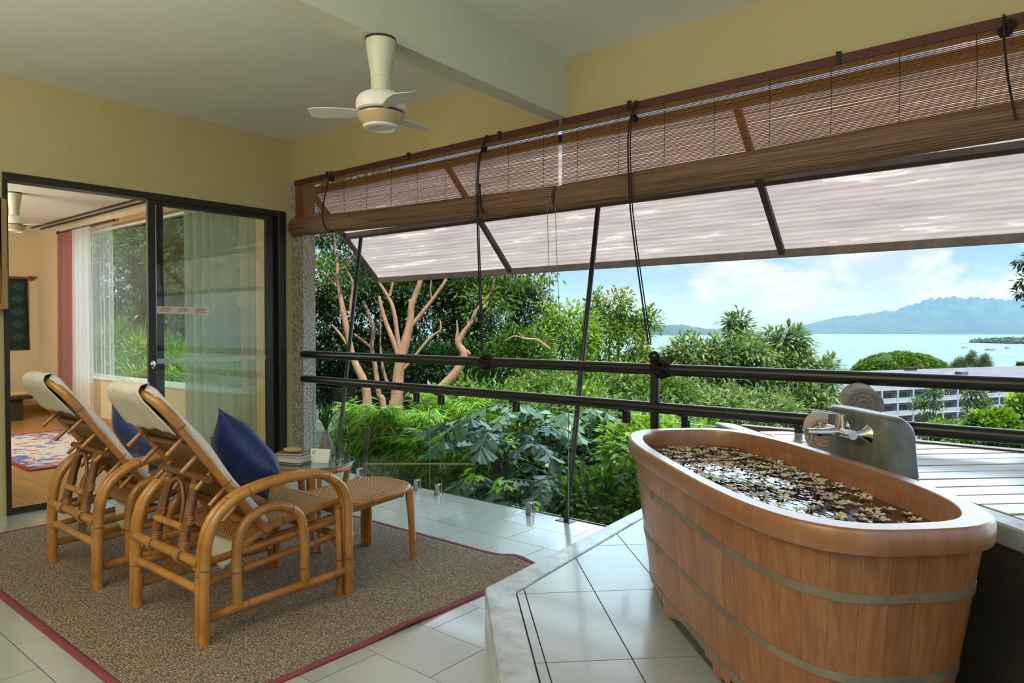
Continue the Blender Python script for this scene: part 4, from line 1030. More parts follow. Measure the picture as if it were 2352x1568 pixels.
# reclining back: pivot at the seat, s runs up the back
PV = Vector((0, 1.715, 0.398)); BD = Vector((0, -0.598, 0.8015)); BN = Vector((0, 0.8015, 0.598))
def bp_(x, s, off=0.0):
    p = PV + BD * s + BN * off; return Vector((x, p.y - OY, p.z))
pole('pivot_bar', [bp_(-0.275, 0.0), bp_(0.275, 0.0)], 0.0225, None)
BL = 0.755
bo = [bp_(-0.222, 0.0), bp_(-0.222, 0.3), bp_(-0.222, 0.60), bp_(-0.205, 0.70), bp_(-0.150, 0.765), bp_(-0.06, 0.785), bp_(0.06, 0.785), bp_(0.150, 0.765), bp_(0.205, 0.70), bp_(0.222, 0.60), bp_(0.222, 0.3), bp_(0.222, 0.0)]
pole('back_frame', bo, 0.0225, 0.40, n=7)
bw = MB().grid(16, 24, lambda u, v: tuple(bp_((-0.215 + 0.43 * u) * (1 if v < 0.82 else 1 - 0.35 * ((v - .82) / .18) ** 2), 0.03 + 0.74 * v, 0.004)))
solid(bw.build('back_weave', M_cane_back, ch, smooth=180), 0.006)
pole('back_crossbar', [bp_(-0.215, 0.12, -0.012), bp_(0.215, 0.12, -0.012)], 0.013, None, mats=RD)
pole('back_crossbar', [bp_(-0.215, 0.50, -0.012), bp_(0.215, 0.50, -0.012)], 0.013, None, mats=RD)
for sx in (1, -1):
    for s_ in (0.145, 0.245, 0.345, 0.445, 0.545):
        a_ = bp_(sx * 0.186, s_, -0.012); b_ = bp_(sx * 0.186, s_ - 0.010, -0.105)
        MB().tube([a_, a_.lerp(b_, 0.96), b_], [0.0105, 0.0105, 0.0085], 10).build('peg', RM, ch, smooth=40)
    # stay: a propped ladder between the rear crossbar and the pegs
    tp_ = bp_(sx * 0.115, 0.335, -0.055)
    bt_ = L3(sx * 0.135, 1.398, 0.325)
    st_p = pole('stay_pole', [bt_, bt_.lerp(tp_, 0.35) + Vector((0, -0.004, 0)), tp_], [0.026, 0.0215, 0.0195], 0.13, mats=RD, n=5)
    wb = MB()
    for f in (0.06, 0.09, 0.12, 0.15, 0.40, 0.43, 0.46, 0.49, 0.88, 0.91):
        c0 = bt_.lerp(tp_, f); c1 = bt_.lerp(tp_, f + 0.02); wb.tube([c0, c1], 0.0255 if f < 0.2 else 0.0232, 12)
    stuff(wb.build('cane_binding', M_rattan, st_p, smooth=40))
    lb = MB()
    for q_ in range(3): 
        lp = [L3(sx * 0.135 + (q_ - 1) * 0.011, 1.392 + 0.027 * math.cos(2 * PI * a / 12), 0.325 + 0.029 * math.sin(2 * PI * a / 12)) for a in range(13)]
        lb.tube(lp, 0.0055, 6, cap=False)
    stuff(lb.build('lashing', M_rattan, st_p, smooth=50))
pole('stay_bar', [bp_(-0.215, 0.345, -0.048), bp_(0.225, 0.345, -0.048)], [0.0165, 0.0165], 0.2, mats=RD)
pole('stay_rung', [L3(-0.125, 1.405, 0.44) , L3(0.125, 1.405, 0.44)], 0.0155, 0.2)
pole('stay_loop', [L3(-0.085, 1.415, 0.45), L3(-0.082, 1.43, 0.53), L3(-0.05, 1.44, 0.60), L3(0.0, 1.445, 0.625), L3(0.05, 1.44, 0.60), L3(0.082, 1.43, 0.53), L3(0.085, 1.415, 0.45)], 0.0095, None, mats=RD, sides=8)
# footrest drawn out in front
fo = [L3(-0.185, 2.14, 0.378), L3(0.185, 2.14, 0.378), L3(0.195, 2.30, 0.384), L3(0.192, 2.50, 0.391), L3(0.172, 2.63, 0.396), L3(0.105, 2.685, 0.398), L3(0.0, 2.695, 0.398), L3(-0.105, 2.685, 0.398), L3(-0.172, 2.63, 0.396), L3(-0.192, 2.50, 0.391), L3(-0.195, 2.30, 0.384), L3(-0.185, 2.14, 0.378)]
fr_ = catmull(fo[1:], 7); MB().tube([fo[0]] + fr_, 0.019, 12, nodes=0.4).build('footrest_frame', RM, ch, smooth=50)
def fw2(u, v):
    y = 2.15 + 0.53 * v; hw = 0.185 * (1 if v < 0.80 else math.sqrt(max(0.0, 1 - ((v - 0.80) / 0.215) ** 2)) * 0.999 + 0.0)
    return (-hw + 2 * hw * u, y - OY, 0.388 + 0.020 * v + 0.008 - 0.008 * math.sin(PI * u))
solid(MB().grid(20, 24, fw2).build('footrest_weave', M_cane, ch, smooth=180), 0.006)
pole('footrest_leg', [L3(0.178, 2.668, 0.0), L3(0.178, 2.660, 0.2), L3(0.172, 2.645, 0.385)], [0.0175, 0.0195, 0.023], None)
for dx, dy in ((-0.018, 0), (0.012, 0.006), (0.042, -0.004)):
    pole('footrest_leg', [L3(-0.205 - dx * 0.9, 2.66 + dy, 0.0), L3(-0.200 - dx * 0.9, 2.655 + dy, 0.37)], 0.0155, 0.25)
for sx in (1, -1): pole('footrest_slide', [L3(sx * 0.165, 1.80, 0.315), L3(sx * 0.165, 2.2, 0.345), L3(sx * 0.170, 2.60, 0.372)], 0.0145, 0.3)
pole('footrest_crossbar', [L3(-0.18, 2.33, 0.362), L3(0.18, 2.33, 0.362)], 0.014, 0.3)

ch2 = copy_tree(ch); ch2.location = (OX - 1.012, OY - 0.028, 0.0095); ch2['label'] = 'rattan lounger nearer the sliding door, with a glossy blue cushion on it'

# cream cloth draped over each back, tucked under at the seat and hooded over the top
def drape(off, label, seed):
    rs = random.Random(seed)
    path = [(-0.05 - 0.0, 0.655)]
    pts = []
    for s_ in (0.600, 0.66, 0.72, 0.77): pts.append((s_, -0.032))
    pts += [(0.802, -0.022), (0.815, 0.0), (0.806, 0.028)]
    for i in range(13): pts.append((0.77 - 0.77 * i / 12, 0.040 - 0.006 * math.sin(i)))
    P3 = []
    for s_, o_ in pts:
        p = PV + BD * s_ + BN * o_; P3.append((p.y, p.z, s_))
    P3 += [(1.705, 0.372, -0.05), (1.662, 0.352, -0.1), (1.625, 0.30, -0.15), (1.615, 0.235, -0.2)]
    def fn(u, v):
        i = min(int(v * (len(P3) - 1)), len(P3) - 2); f = v * (len(P3) - 1) - i
        y = P3[i][0] * (1 - f) + P3[i + 1][0] * f; z = P3[i][1] * (1 - f) + P3[i + 1][1] * f; s_ = P3[i][2] * (1 - f) + P3[i + 1][2] * f
        hw = 0.240 if s_ < 0.60 else 0.240 - 0.085 * ((s_ - 0.60) / 0.21) ** 1.6
        if s_ < -0.02: hw = 0.21 * max(0.06, 1 + (s_ + 0.02) * 3.2)
        if v < 0.20 and P3[i][2] > 0.55: hw = hw * (0.985 - 0.02 * u)
        x = -hw + 2 * hw * u
        w = 0.004 * math.sin(9 * u + seed) * math.sin(14 * v + seed) + 0.003 * math.sin(23 * u + 11 * v)
        zz = z + w
        if s_ < -0.12: zz -= 0.05 * (1 - abs(2 * u - 0.9)); x += 0.05
        # side selvedge turns down over the frame
        ed_ = max(0.0, abs(2 * u - 1) - 0.86) / 0.14
        if 0.0 < s_ < 0.80 and v > 0.25: y -= BN.y * 0.034 * ed_ ** 2; zz -= BN.z * 0.034 * ed_ ** 2
        return (x, y - OY, zz)
    o = MB().grid(26, 84, fn).build('draped_cloth', M_canvas, smooth=180); solid(o, 0.004, 1)
    o.location = (OX + off[0], OY + off[1], 0.0095)
    return tag(o, label, 'cloth', 'cloths over the lounger backs')
drape((0, 0), 'cream cloth hooded over the back of the lounger nearest the bathtub', 2)
drape((-1.012, -0.028), 'cream cloth hooded over the back of the lounger nearer the sliding door', 5)

# cushions: square, plump in the middle, pinched at the corners, turned on a corner
def cushion(name, corners, th, m_, label, loc, seed):
    T_, R_, B_, L_ = [Vector(c) for c in corners]
    cn = (T_ + R_ + B_ + L_) / 4; u_ = ((R_ - T_) + (B_ - L_)) / 4; v_ = ((L_ - T_) + (B_ - R_)) / 4; nn = u_.cross(v_).normalized()
    rs = random.Random(seed); ph = [rs.uniform(0, 6) for _ in range(4)]
    N = 26; q = MB()
    for sg in (1, -1):
        def fn(a, b):
            x, y = 2 * a - 1, 2 * b - 1
            pin = 1 - 0.15 * (1 - x * x) * (abs(y) ** 3) - 0.0
            pin2 = 1 - 0.15 * (1 - y * y) * (abs(x) ** 3)
            h = th * 0.5 * ((1 - x * x) * (1 - y * y)) ** 0.62
            h += 0.006 * math.sin(5 * x + ph[0]) * math.sin(4 * y + ph[1]) * (1 - x * x) * (1 - y * y) * 2
            return cn + u_ * (x * pin2) + v_ * (y * pin) + nn * (sg * h)
        q.grid(N, N, fn)
        if sg == -1:
            w = N + 1
    o = q.build(name, m_, smooth=180)
    bm = bmesh.new(); bm.from_mesh(o.data); bmesh.ops.remove_doubles(bm, verts=bm.verts, dist=2e-4); bmesh.ops.recalc_face_normals(bm, faces=bm.faces); bm.to_mesh(o.data); bm.free()
    o.data.shade_smooth(); o.location = loc
    return tag(o, label, 'cushion', 'blue scatter cushions')
CC = [(0.015, 1.625 - OY, 0.925), (0.255, 1.805 - OY, 0.607), (-0.085, 1.935 - OY, 0.420), (-0.325, 1.755 - OY, 0.735)]
cushion('cushion', CC, 0.21, M_blue, 'navy blue velvet cushion on the lounger nearest the bathtub', (OX, OY, 0.0095), 4)
CC2 = [(0.08, 1.55 - OY, 0.925), (0.245, 1.80 - OY, 0.60), (-0.10, 1.94 - OY, 0.435), (-0.27, 1.69 - OY, 0.76)]
cushion('cushion', CC2, 0.19, M_pale_blue, 'shiny blue cushion on the lounger nearer the sliding door', (OX - 1.012, OY - 0.028, 0.0095), 8)

# ------------------------------------------------------------------ glass-topped side table and what stands on it
TX, TY, TZ = -3.665, 2.50, 0.498
tb = thing('side_table', 'round rattan side table with a glass top between the two loungers', 'table', (TX, TY, 0.0095))
def elring(rx, ry, z, n=48): return [(rx * math.cos(2 * PI * i / n), ry * math.sin(2 * PI * i / n), z) for i in range(n + 1)]
gt = MB(); gt.lathe([(0.0, -0.010), (0.270, -0.010), (0.275, -0.007), (0.275, -0.002), (0.272, 0.0), (0.0, 0.0)], 56, ell=(1.0, 0.92)); gt.v = [(x, y, z + TZ - 0.0095) for x, y, z in gt.v]
m, t, L, b = node_mat('table_glass')
b.inputs['Base Color'].default_value = (0.80, 0.95, 0.90, 1); b.inputs['Roughness'].default_value = 0.01; b.inputs['Transmission Weight'].default_value = 1.0; b.inputs['IOR'].default_value = 1.45
gt.build('glass_top', thin_glass('table_top_glass', (0.80, 0.93, 0.88), 1.0, 0.10), tb, smooth=30)
MB().tube(elring(0.2765, 0.2545, TZ - 0.0145, 56), 0.0035, 8, cap=False).build('glass_edge', M_glass_edge, tb, smooth=60)
MB().tube(elring(0.245, 0.225, TZ - 0.040, 48), 0.0195, 12, cap=False, nodes=0.4).build('top_ring', RM, tb, smooth=50)
MB().tube(elring(0.170, 0.155, 0.16, 40), 0.013, 10, cap=False, nodes=0.3).build('lower_ring', RM, tb, smooth=50)
for a in (-28, 62, 152, 242):
    c, s_ = math.cos(R(a)), math.sin(R(a))
    for d_ in (-0.019, 0.019):
        pole('leg', [Vector((0.262 * c - d_ * s_, 0.245 * s_ + d_ * c, 0.0)), Vector((0.205 * c - d_ * s_, 0.19 * s_ + d_ * c, 0.2)), Vector((0.240 * c - d_ * s_, 0.222 * s_ + d_ * c, TZ - 0.055))], 0.0150, 0.28, par=tb)
TZ0 = TZ + 0.0005
def book(name, c, rz, w, d, h, cover, label, page=True, z=0.0):
    o = thing(name, label, 'book', (c[0], c[1], z), rz, group='books on the side table')
    if page:
        MB().box(-w / 2, w / 2, -d / 2, d / 2, 0, 0.003).build('cover', cover, o, bevel=0.0008)
        MB().box(-w / 2, w / 2, -d / 2, d / 2, h - 0.003, h).build('cover', cover, o, bevel=0.0008)
        MB().box(-w / 2, w / 2, d / 2 - 0.004, d / 2, 0.003, h - 0.003).build('spine', cover, o)
        MB().box(-w / 2 + 0.004, w / 2 - 0.004, -d / 2 + 0.004, d / 2 - 0.004, 0.003, h - 0.003).build('pages', M_pages, o)
    else:
        MB().box(-w / 2, w / 2, -d / 2, d / 2, 0, h).build('cover', cover, o, bevel=0.001)
    return o
bz = TZ0
book('magazine', (-3.700, 2.385), R(14), 0.245, 0.165, 0.010, M_book_dark, 'thin dark magazine at the bottom of the pile on the side table', z=bz); bz += 0.0105
book('hardback_book', (-3.695, 2.395), R(20), 0.225, 0.155, 0.030, M_book_blue, 'thick hardback book with pale pages on the side table', z=bz); bz += 0.0305
book('small_book', (-3.720, 2.415), R(30), 0.170, 0.115, 0.014, M_book_red, 'small dark red book on top of the hardback', z=bz); bz += 0.0145
lid = thing('woven_dish', 'small tan oval dish on top of the pile of books', 'dish', (-3.725, 2.415, bz))
MB().lathe([(0.0, 0.0), (0.050, 0.0), (0.058, 0.004), (0.060, 0.012), (0.054, 0.017), (0.04, 0.014), (0.0, 0.013)], 28, ell=(1.0, 0.75)).build('dish_body', M_tan, lid, smooth=40)
MB().tube(elring(0.058, 0.0435, 0.0145, 32), 0.0032, 6, cap=False).build('dish_rim', mat('dish_rim', (0.62, 0.45, 0.20), 0.4), lid, smooth=60)
va = thing('bottle_vase', 'brown-grey bottle vase holding a tuft of green leaves', 'vase', (-3.700, 2.640, TZ0))
MB().lathe([(0.0, 0.0), (0.036, 0.0), (0.045, 0.008), (0.0465, 0.03), (0.043, 0.065), (0.033, 0.10), (0.020, 0.128), (0.0135, 0.150), (0.0125, 0.165), (0.014, 0.168), (0.011, 0.168), (0.010, 0.15)], 28).build('vase_body', M_vase, va, smooth=50)
M_vleaf = leaf_mat('vase_leaf', (0.015, 0.06, 0.012), (0.03, 0.11, 0.02), (0.07, 0.19, 0.03), trans=0.25)
rs = random.Random(5)
for k in range(14):
    a = 2 * PI * k / 14 + rs.uniform(-.2, .2); tl_ = rs.uniform(0.10, 0.75); l_ = rs.uniform(0.12, 0.185); w_ = rs.uniform(0.010, 0.015)
    d0 = Vector((math.cos(a), math.sin(a), 0)); sd = Vector((-math.sin(a), math.cos(a), 0)); q = MB(); vs = []
    for i in range(7):
        f = i / 6; th = tl_ * (0.45 + 0.8 * f); p = Vector((0, 0, 0.158)) + d0 * (l_ * f * math.sin(th)) + Vector((0, 0, l_ * f * math.cos(th))); ww_ = w_ * (math.sin(PI * (0.12 + 0.88 * f)) ** 0.8) * (1 if f < 1 else 0)
        vs += [p - sd * ww_ + Vector((0, 0, 0.003)), p, p + sd * ww_ + Vector((0, 0, 0.003))]
    fs = []
    for i in range(6): fs += [(3 * i, 3 * i + 1, 3 * i + 4, 3 * i + 3), (3 * i + 1, 3 * i + 2, 3 * i + 5, 3 * i + 4)]
    me = q.add(vs, fs).mesh('leaf', M_vleaf, smooth=60); me.attributes.new('tint', 'FLOAT', 'FACE').data.foreach_set('value', [rs.uniform(0.1, 0.9)] * len(me.polygons)); put('leaf', me, va)
cd = thing('tent_card', 'white folded table card with a small green emblem', 'card', (-3.560, 2.500, TZ0), R(28))
solid(MB().add([(-0.062, -0.022, 0), (0.062, -0.022, 0), (0.062, 0, 0.078), (-0.062, 0, 0.078), (-0.062, 0.022, 0), (0.062, 0.022, 0)], [(0, 1, 2, 3), (3, 2, 5, 4)]).build('folded_card', M_paper, cd), 0.0012)
em = MB()
def cp(x, z): return (x, -0.0226 * (1 - z / 0.078) - 0.0006, z)
for a in range(12):
    a0, a1 = 2 * PI * a / 12, 2 * PI * (a + 1) / 12
    if a in (8, 9): continue
    em.add([cp(-0.040 + 0.011 * math.cos(a0), 0.060 + 0.011 * math.sin(a0)), cp(-0.040 + 0.011 * math.cos(a1), 0.060 + 0.011 * math.sin(a1)), cp(-0.040 + 0.008 * math.cos(a1), 0.060 + 0.008 * math.sin(a1)), cp(-0.040 + 0.008 * math.cos(a0), 0.060 + 0.008 * math.sin(a0))], [(0, 1, 2, 3)])
em.add([cp(-0.046, 0.050), cp(-0.034, 0.050), cp(-0.034, 0.0535), cp(-0.046, 0.0535)], [(0, 1, 2, 3)])
em.add([cp(-0.0418, 0.050), cp(-0.0382, 0.050), cp(-0.0400, 0.068)], [(0, 1, 2)])
em.build('emblem', M_green_ink, cd)
for i, (gx, gy, lab) in enumerate(((-3.505, 2.590, 'clear drinking glass on the side table, right behind the white card'), (-3.545, 2.665, 'clear drinking glass on the side table, close to the bottle vase'))):
    gl = thing('drinking_glass', lab, 'glass', (gx, gy, TZ0), group='glasses on the side table')
    MB().lathe([(0.0, 0.0), (0.026, 0.0), (0.028, 0.004), (0.032, 0.085), (0.030, 0.085), (0.0262, 0.008), (0.0, 0.008)], 24).build('glass_body', M_glass, gl, smooth=40)
# ------------------------------------------------------------------ plants, hillside, sea
def leaf_mesh(name, P, D, Nn, Ln, Wd, tint, m, fold=0.12, wide=0.45):
    n = len(P); D = D / np.linalg.norm(D, axis=1, keepdims=True); S = np.cross(D, Nn); S /= np.maximum(np.linalg.norm(S, axis=1, keepdims=True), 1e-6); U = np.cross(S, D)
    Ln = Ln[:, None]; Wd = Wd[:, None]
    mid = P + D * Ln * wide
    V = np.empty((n, 5, 3)); V[:, 0] = P; V[:, 1] = mid + S * Wd + U * Wd * fold * 2; V[:, 2] = P + D * Ln - U * Ln * 0.10; V[:, 3] = mid - S * Wd + U * Wd * fold * 2; V[:, 4] = P + D * Ln * (wide + 0.1)
    me = bpy.data.meshes.new(name); me.vertices.add(n * 5); me.vertices.foreach_set('co', V.astype(np.float32).ravel())
    base = (np.arange(n) * 5)[:, None]
    idx = np.concatenate([base + np.array([[0, 1, 2, 4]]), base + np.array([[0, 4, 2, 3]])], axis=1).ravel()
    me.loops.add(n * 8); me.loops.foreach_set('vertex_index', idx.astype(np.int32))
    me.polygons.add(n * 2); me.polygons.foreach_set('loop_start', (np.arange(n * 2) * 4).astype(np.int32))
    me.update(calc_edges=True); me.materials.append(m)
    at = me.attributes.new('tint', 'FLOAT', 'FACE'); at.data.foreach_set('value', np.repeat(np.clip(tint, 0, 1), 2).astype(np.float32))
    return me
def unit(rng, n):
    v = rng.normal(size=(n, 3)); return v / np.linalg.norm(v, axis=1, keepdims=True)
DEN = 4.6
def crown_arrays(rng, blobs, per, L0, W0, droop, tint0, k=14, spread=0.16, inner=0.62):
    PP, DD, NN, LL, WW, TT = [], [], [], [], [], []
    for (cx_, cy_, cz_), (rx, ry, rz) in blobs:
        n = max(6, int(DEN * per * (rx * ry + ry * rz + rx * rz) / 3)); nc = max(3, n // k)
        u = unit(rng, nc); u[:, 2] = np.where(u[:, 2] < -0.45, -u[:, 2], u[:, 2])
        lump = 1 + 0.16 * np.sin(5 * u[:, 0] + cx_ * 3) * np.sin(4 * u[:, 1] + cy_) + 0.12 * np.sin(7 * u[:, 2] + cz_ * 5 + 3 * u[:, 0])
        rad = (inner + (1 - inner) * rng.random(nc) ** 0.7) * lump
        C_ = np.array([cx_, cy_, cz_]) + u * rad[:, None] * np.array([rx, ry, rz])
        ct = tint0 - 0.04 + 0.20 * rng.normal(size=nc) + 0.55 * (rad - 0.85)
        i = np.repeat(np.arange(nc), k); m_ = len(i)
        q = unit(rng, m_)
        PP.append(C_[i] + q * spread * rng.random((m_, 1)) ** 0.5)
        d = u[i] * 0.55 + q * 0.9; d[:, 2] -= droop; DD.append(d)
        nn = unit(rng, m_) * 0.55 + np.array([0, 0, 1.0]); NN.append(nn)
        sc = rng.uniform(0.7, 1.25, m_); LL.append(L0 * sc); WW.append(W0 * sc); TT.append(ct[i] + 0.10 * rng.normal(size=m_))
    return [np.concatenate(a) for a in (PP, DD, NN, LL, WW, TT)]
def foliage(name, seed, blobs, per, L0, W0, droop, tint0, m_, parent, **kw):
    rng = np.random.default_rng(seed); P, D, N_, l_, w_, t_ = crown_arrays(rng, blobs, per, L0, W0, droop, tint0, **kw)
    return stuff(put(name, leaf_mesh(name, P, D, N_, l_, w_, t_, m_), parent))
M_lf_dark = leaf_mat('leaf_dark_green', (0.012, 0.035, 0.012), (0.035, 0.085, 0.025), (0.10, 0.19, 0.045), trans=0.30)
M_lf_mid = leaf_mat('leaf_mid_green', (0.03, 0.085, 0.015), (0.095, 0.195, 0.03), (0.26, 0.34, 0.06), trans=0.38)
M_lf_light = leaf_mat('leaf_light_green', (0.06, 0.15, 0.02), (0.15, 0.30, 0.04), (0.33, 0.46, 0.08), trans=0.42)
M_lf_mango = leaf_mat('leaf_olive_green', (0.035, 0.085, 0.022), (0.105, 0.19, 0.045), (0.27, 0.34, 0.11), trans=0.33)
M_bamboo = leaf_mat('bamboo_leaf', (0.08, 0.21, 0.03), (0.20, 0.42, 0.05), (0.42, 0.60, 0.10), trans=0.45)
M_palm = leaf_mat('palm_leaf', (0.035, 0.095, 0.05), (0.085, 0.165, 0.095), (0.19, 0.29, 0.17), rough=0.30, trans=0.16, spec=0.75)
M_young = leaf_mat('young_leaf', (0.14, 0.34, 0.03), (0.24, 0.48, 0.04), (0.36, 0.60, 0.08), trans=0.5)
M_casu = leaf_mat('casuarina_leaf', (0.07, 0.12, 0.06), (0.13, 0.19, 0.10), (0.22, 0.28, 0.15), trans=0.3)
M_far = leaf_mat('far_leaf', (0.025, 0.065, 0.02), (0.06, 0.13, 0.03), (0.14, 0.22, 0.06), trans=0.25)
M_bark = mat('smooth_pink_bark', (0.42, 0.25, 0.145), 0.8, col2=(0.20, 0.115, 0.07), scale=6, stretch=(3, 3, 1), detail=8, lo=0.38, hi=0.75, bump=0.5)
M_bark_dark = mat('brown_bark', (0.11, 0.075, 0.05), 0.9, col2=(0.06, 0.04, 0.03), scale=6)
M_stem_green = mat('green_stem', (0.10, 0.16, 0.04), 0.6)
M_soil = mat('leaf_litter_ground', (0.035, 0.055, 0.018), 0.95, col2=(0.022, 0.028, 0.012), scale=1.2)

def ground_z(x, y): return -1.25 - 0.13 * (y - 4) + 0.05 * max(0.0, -x - 5) * min(1.0, max(0.0, (30 - y) / 20))
def gfn(u, v):
    y = 4.0 + (u ** 2.2) * 560; x = -60 - 0.55 * y + v * (100 + 1.1 * y); return (x, y, max(ground_z(x, y), -62))
ter = struct(MB().grid(60, 60, gfn).build('terrain', M_soil, smooth=180))

def trunk(name, lines, parent, m_=None, sides=9, RS=0.45):
    q = MB()
    for l_ in lines:
        P_, r_ = catmull([p[:3] for p in l_], 4, [p[3] * RS for p in l_]); q.tube(P_, r_, sides)
    return q.build(name, m_ or M_bark, parent, smooth=60)
TREE1 = [[(-9.16, 7.34, 0.06, 0.17), (-9.21, 7.3, 0.43, 0.15), (-9.33, 7.2, 0.77, 0.12), (-9.39, 7.15, 1.1, 0.105), (-9.44, 7.11, 1.43, 0.1), (-9.49, 7.07, 1.75, 0.085), (-9.52, 7.04, 2.08, 0.075), (-9.54, 7.03, 2.4, 0.06), (-9.56, 7.01, 2.7, 0.05), (-9.59, 6.99, 3.11, 0.035)], [(-9.54, 7.03, 1.97, 0.05), (-9.67, 6.92, 2.15, 0.035), (-9.81, 6.8, 2.29, 0.025), (-9.91, 6.72, 2.51, 0.02)], [(-9.34, 7.19, 1.27, 0.06), (-9.37, 7.17, 1.64, 0.05), (-9.34, 7.19, 2.03, 0.04), (-9.42, 7.12, 2.29, 0.03), (-9.32, 7.21, 2.51, 0.025)], [(-9.52, 7.04, 2.23, 0.04), (-9.41, 7.14, 2.31, 0.03), (-9.29, 7.23, 2.49, 0.02)], [(-9.54, 7.03, 2.03, 0.03), (-9.76, 6.85, 1.99, 0.02), (-9.84, 6.78, 1.9, 0.015)], [(-9.42, 7.13, 1.03, 0.05), (-9.51, 7.05, 1.21, 0.04), (-9.61, 6.97, 1.35, 0.03)]]
TREE2 = [[(-9.74, 8.16, -0.12, 0.13), (-9.8, 8.11, 0.11, 0.11), (-9.85, 8.07, 0.59, 0.095), (-9.9, 8.03, 0.96, 0.085), (-9.87, 8.05, 1.25, 0.075), (-9.94, 8.0, 1.55, 0.065), (-10.02, 7.93, 1.77, 0.05)], [(-9.9, 8.03, 0.94, 0.06), (-10.03, 7.92, 1.08, 0.045), (-10.14, 7.83, 1.19, 0.035)], [(-9.67, 8.22, 0.26, 0.07), (-9.74, 8.16, 0.54, 0.06), (-9.78, 8.13, 0.96, 0.035), (-9.77, 8.13, 1.58, 0.02)]]
TREE3 = [[(-8.43, 7.3, -0.08, 0.25), (-8.41, 7.31, 0.17, 0.22), (-8.4, 7.33, 0.48, 0.2), (-8.36, 7.35, 0.8, 0.18), (-8.3, 7.41, 1.11, 0.16), (-8.25, 7.45, 1.38, 0.13), (-8.23, 7.46, 1.63, 0.11), (-8.19, 7.5, 1.79, 0.1), (-8.12, 7.55, 2.04, 0.085), (-8.14, 7.54, 2.29, 0.05)], [(-8.23, 7.47, 1.61, 0.08), (-8.26, 7.44, 1.74, 0.07)], [(-8.23, 7.47, 1.33, 0.085), (-8.04, 7.62, 1.63, 0.07), (-7.9, 7.74, 1.88, 0.06), (-7.82, 7.81, 2.06, 0.055), (-7.83, 7.8, 2.25, 0.03)], [(-8.39, 7.33, 0.88, 0.1), (-8.46, 7.27, 1.13, 0.085), (-8.54, 7.21, 1.38, 0.075), (-8.6, 7.16, 1.65, 0.06), (-8.62, 7.14, 1.79, 0.05)], [(-8.38, 7.34, 0.94, 0.09), (-8.4, 7.32, 1.17, 0.08), (-8.44, 7.29, 1.54, 0.07), (-8.5, 7.24, 1.75, 0.06), (-8.6, 7.16, 1.96, 0.045), (-8.65, 7.12, 2.08, 0.03)], [(-8.49, 7.25, 1.79, 0.05), (-8.46, 7.28, 2.0, 0.04), (-8.44, 7.29, 2.19, 0.02)], [(-8.34, 7.37, 0.63, 0.06), (-8.19, 7.5, 0.86, 0.05), (-8.06, 7.61, 1.07, 0.05), (-7.96, 7.69, 1.19, 0.04), (-7.88, 7.75, 1.27, 0.035), (-7.89, 7.75, 1.42, 0.02)], [(-7.99, 7.67, 1.73, 0.03), (-8.0, 7.65, 1.88, 0.025), (-7.99, 7.66, 2.04, 0.015)]]
TREE4 = [[(-7.69, 7.26, 0.02, 0.2), (-7.62, 7.32, 0.2, 0.19), (-7.53, 7.4, 0.38, 0.17), (-7.37, 7.53, 0.6, 0.155), (-7.28, 7.6, 0.78, 0.14), (-7.26, 7.62, 0.92, 0.13), (-7.32, 7.57, 1.06, 0.11), (-7.27, 7.62, 1.22, 0.09), (-7.16, 7.7, 1.41, 0.075), (-7.11, 7.74, 1.57, 0.06), (-7.01, 7.83, 1.71, 0.05), (-6.93, 7.89, 1.87, 0.04), (-6.9, 7.92, 2.09, 0.03)], [(-7.27, 7.62, 0.9, 0.08), (-7.34, 7.55, 1.08, 0.06), (-7.33, 7.56, 1.26, 0.04), (-7.34, 7.55, 1.41, 0.025)], [(-6.94, 7.88, 1.85, 0.03), (-6.85, 7.96, 1.9, 0.02), (-6.81, 8.0, 1.89, 0.012)], [(-6.99, 7.84, 1.72, 0.02), (-6.91, 7.91, 1.75, 0.015), (-6.84, 7.97, 1.75, 0.01)], [(-7.23, 7.65, 0.96, 0.05), (-7.19, 7.68, 0.9, 0.04)]]
DEAD = [[(-5.38, 7.23, 1.03, 0.03), (-5.5, 7.13, 1.14, 0.035), (-5.63, 7.03, 1.16, 0.03), (-5.73, 6.94, 1.19, 0.02), (-5.82, 6.87, 1.13, 0.015)], [(-5.63, 7.03, 1.16, 0.02), (-5.69, 6.97, 1.24, 0.012)]]
def rel(lines, o): return [[(a_ - o[0], b_ - o[1], c_ - o[2], r_) for a_, b_, c_, r_ in l_] for l_ in lines]
def relb(blobs, o): return [((c[0] - o[0], c[1] - o[1], c[2] - o[2]), (r_ if hasattr(r_, '__len__') else (r_, r_, r_))) for c, r_ in blobs]
def tree(name, label, o, lines, blobs, seed, per=900, L0=0.090, W0=0.0204, droop=0.35, tint=0.45, m_=None, bark=None, cat='tree', group=None, thin=None, **kw):
    t_ = thing(name, label, cat, o, group=group)
    if lines is None:
        q = []
        for c, r_ in blobs:
            rz_ = r_[2] if hasattr(r_, '__len__') else r_
            q.append([(o[0], o[1], o[2], 0.10), ((o[0] + c[0]) / 2, (o[1] + c[1]) / 2, (o[2] + c[2]) / 2 - 0.1, 0.07), (c[0], c[1], c[2], 0.045), (c[0] + 0.1, c[1], c[2] + rz_ * 0.7, 0.012)])
        lines = q
    if lines: trunk('trunk', rel(lines, o), t_, bark or M_bark_dark)
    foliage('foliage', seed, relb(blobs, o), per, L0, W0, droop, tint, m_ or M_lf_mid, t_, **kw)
    return t_
G_ = 'trees beyond the balcony'
def gp(x, y): return (x, y, ground_z(x, y) - 0.05)
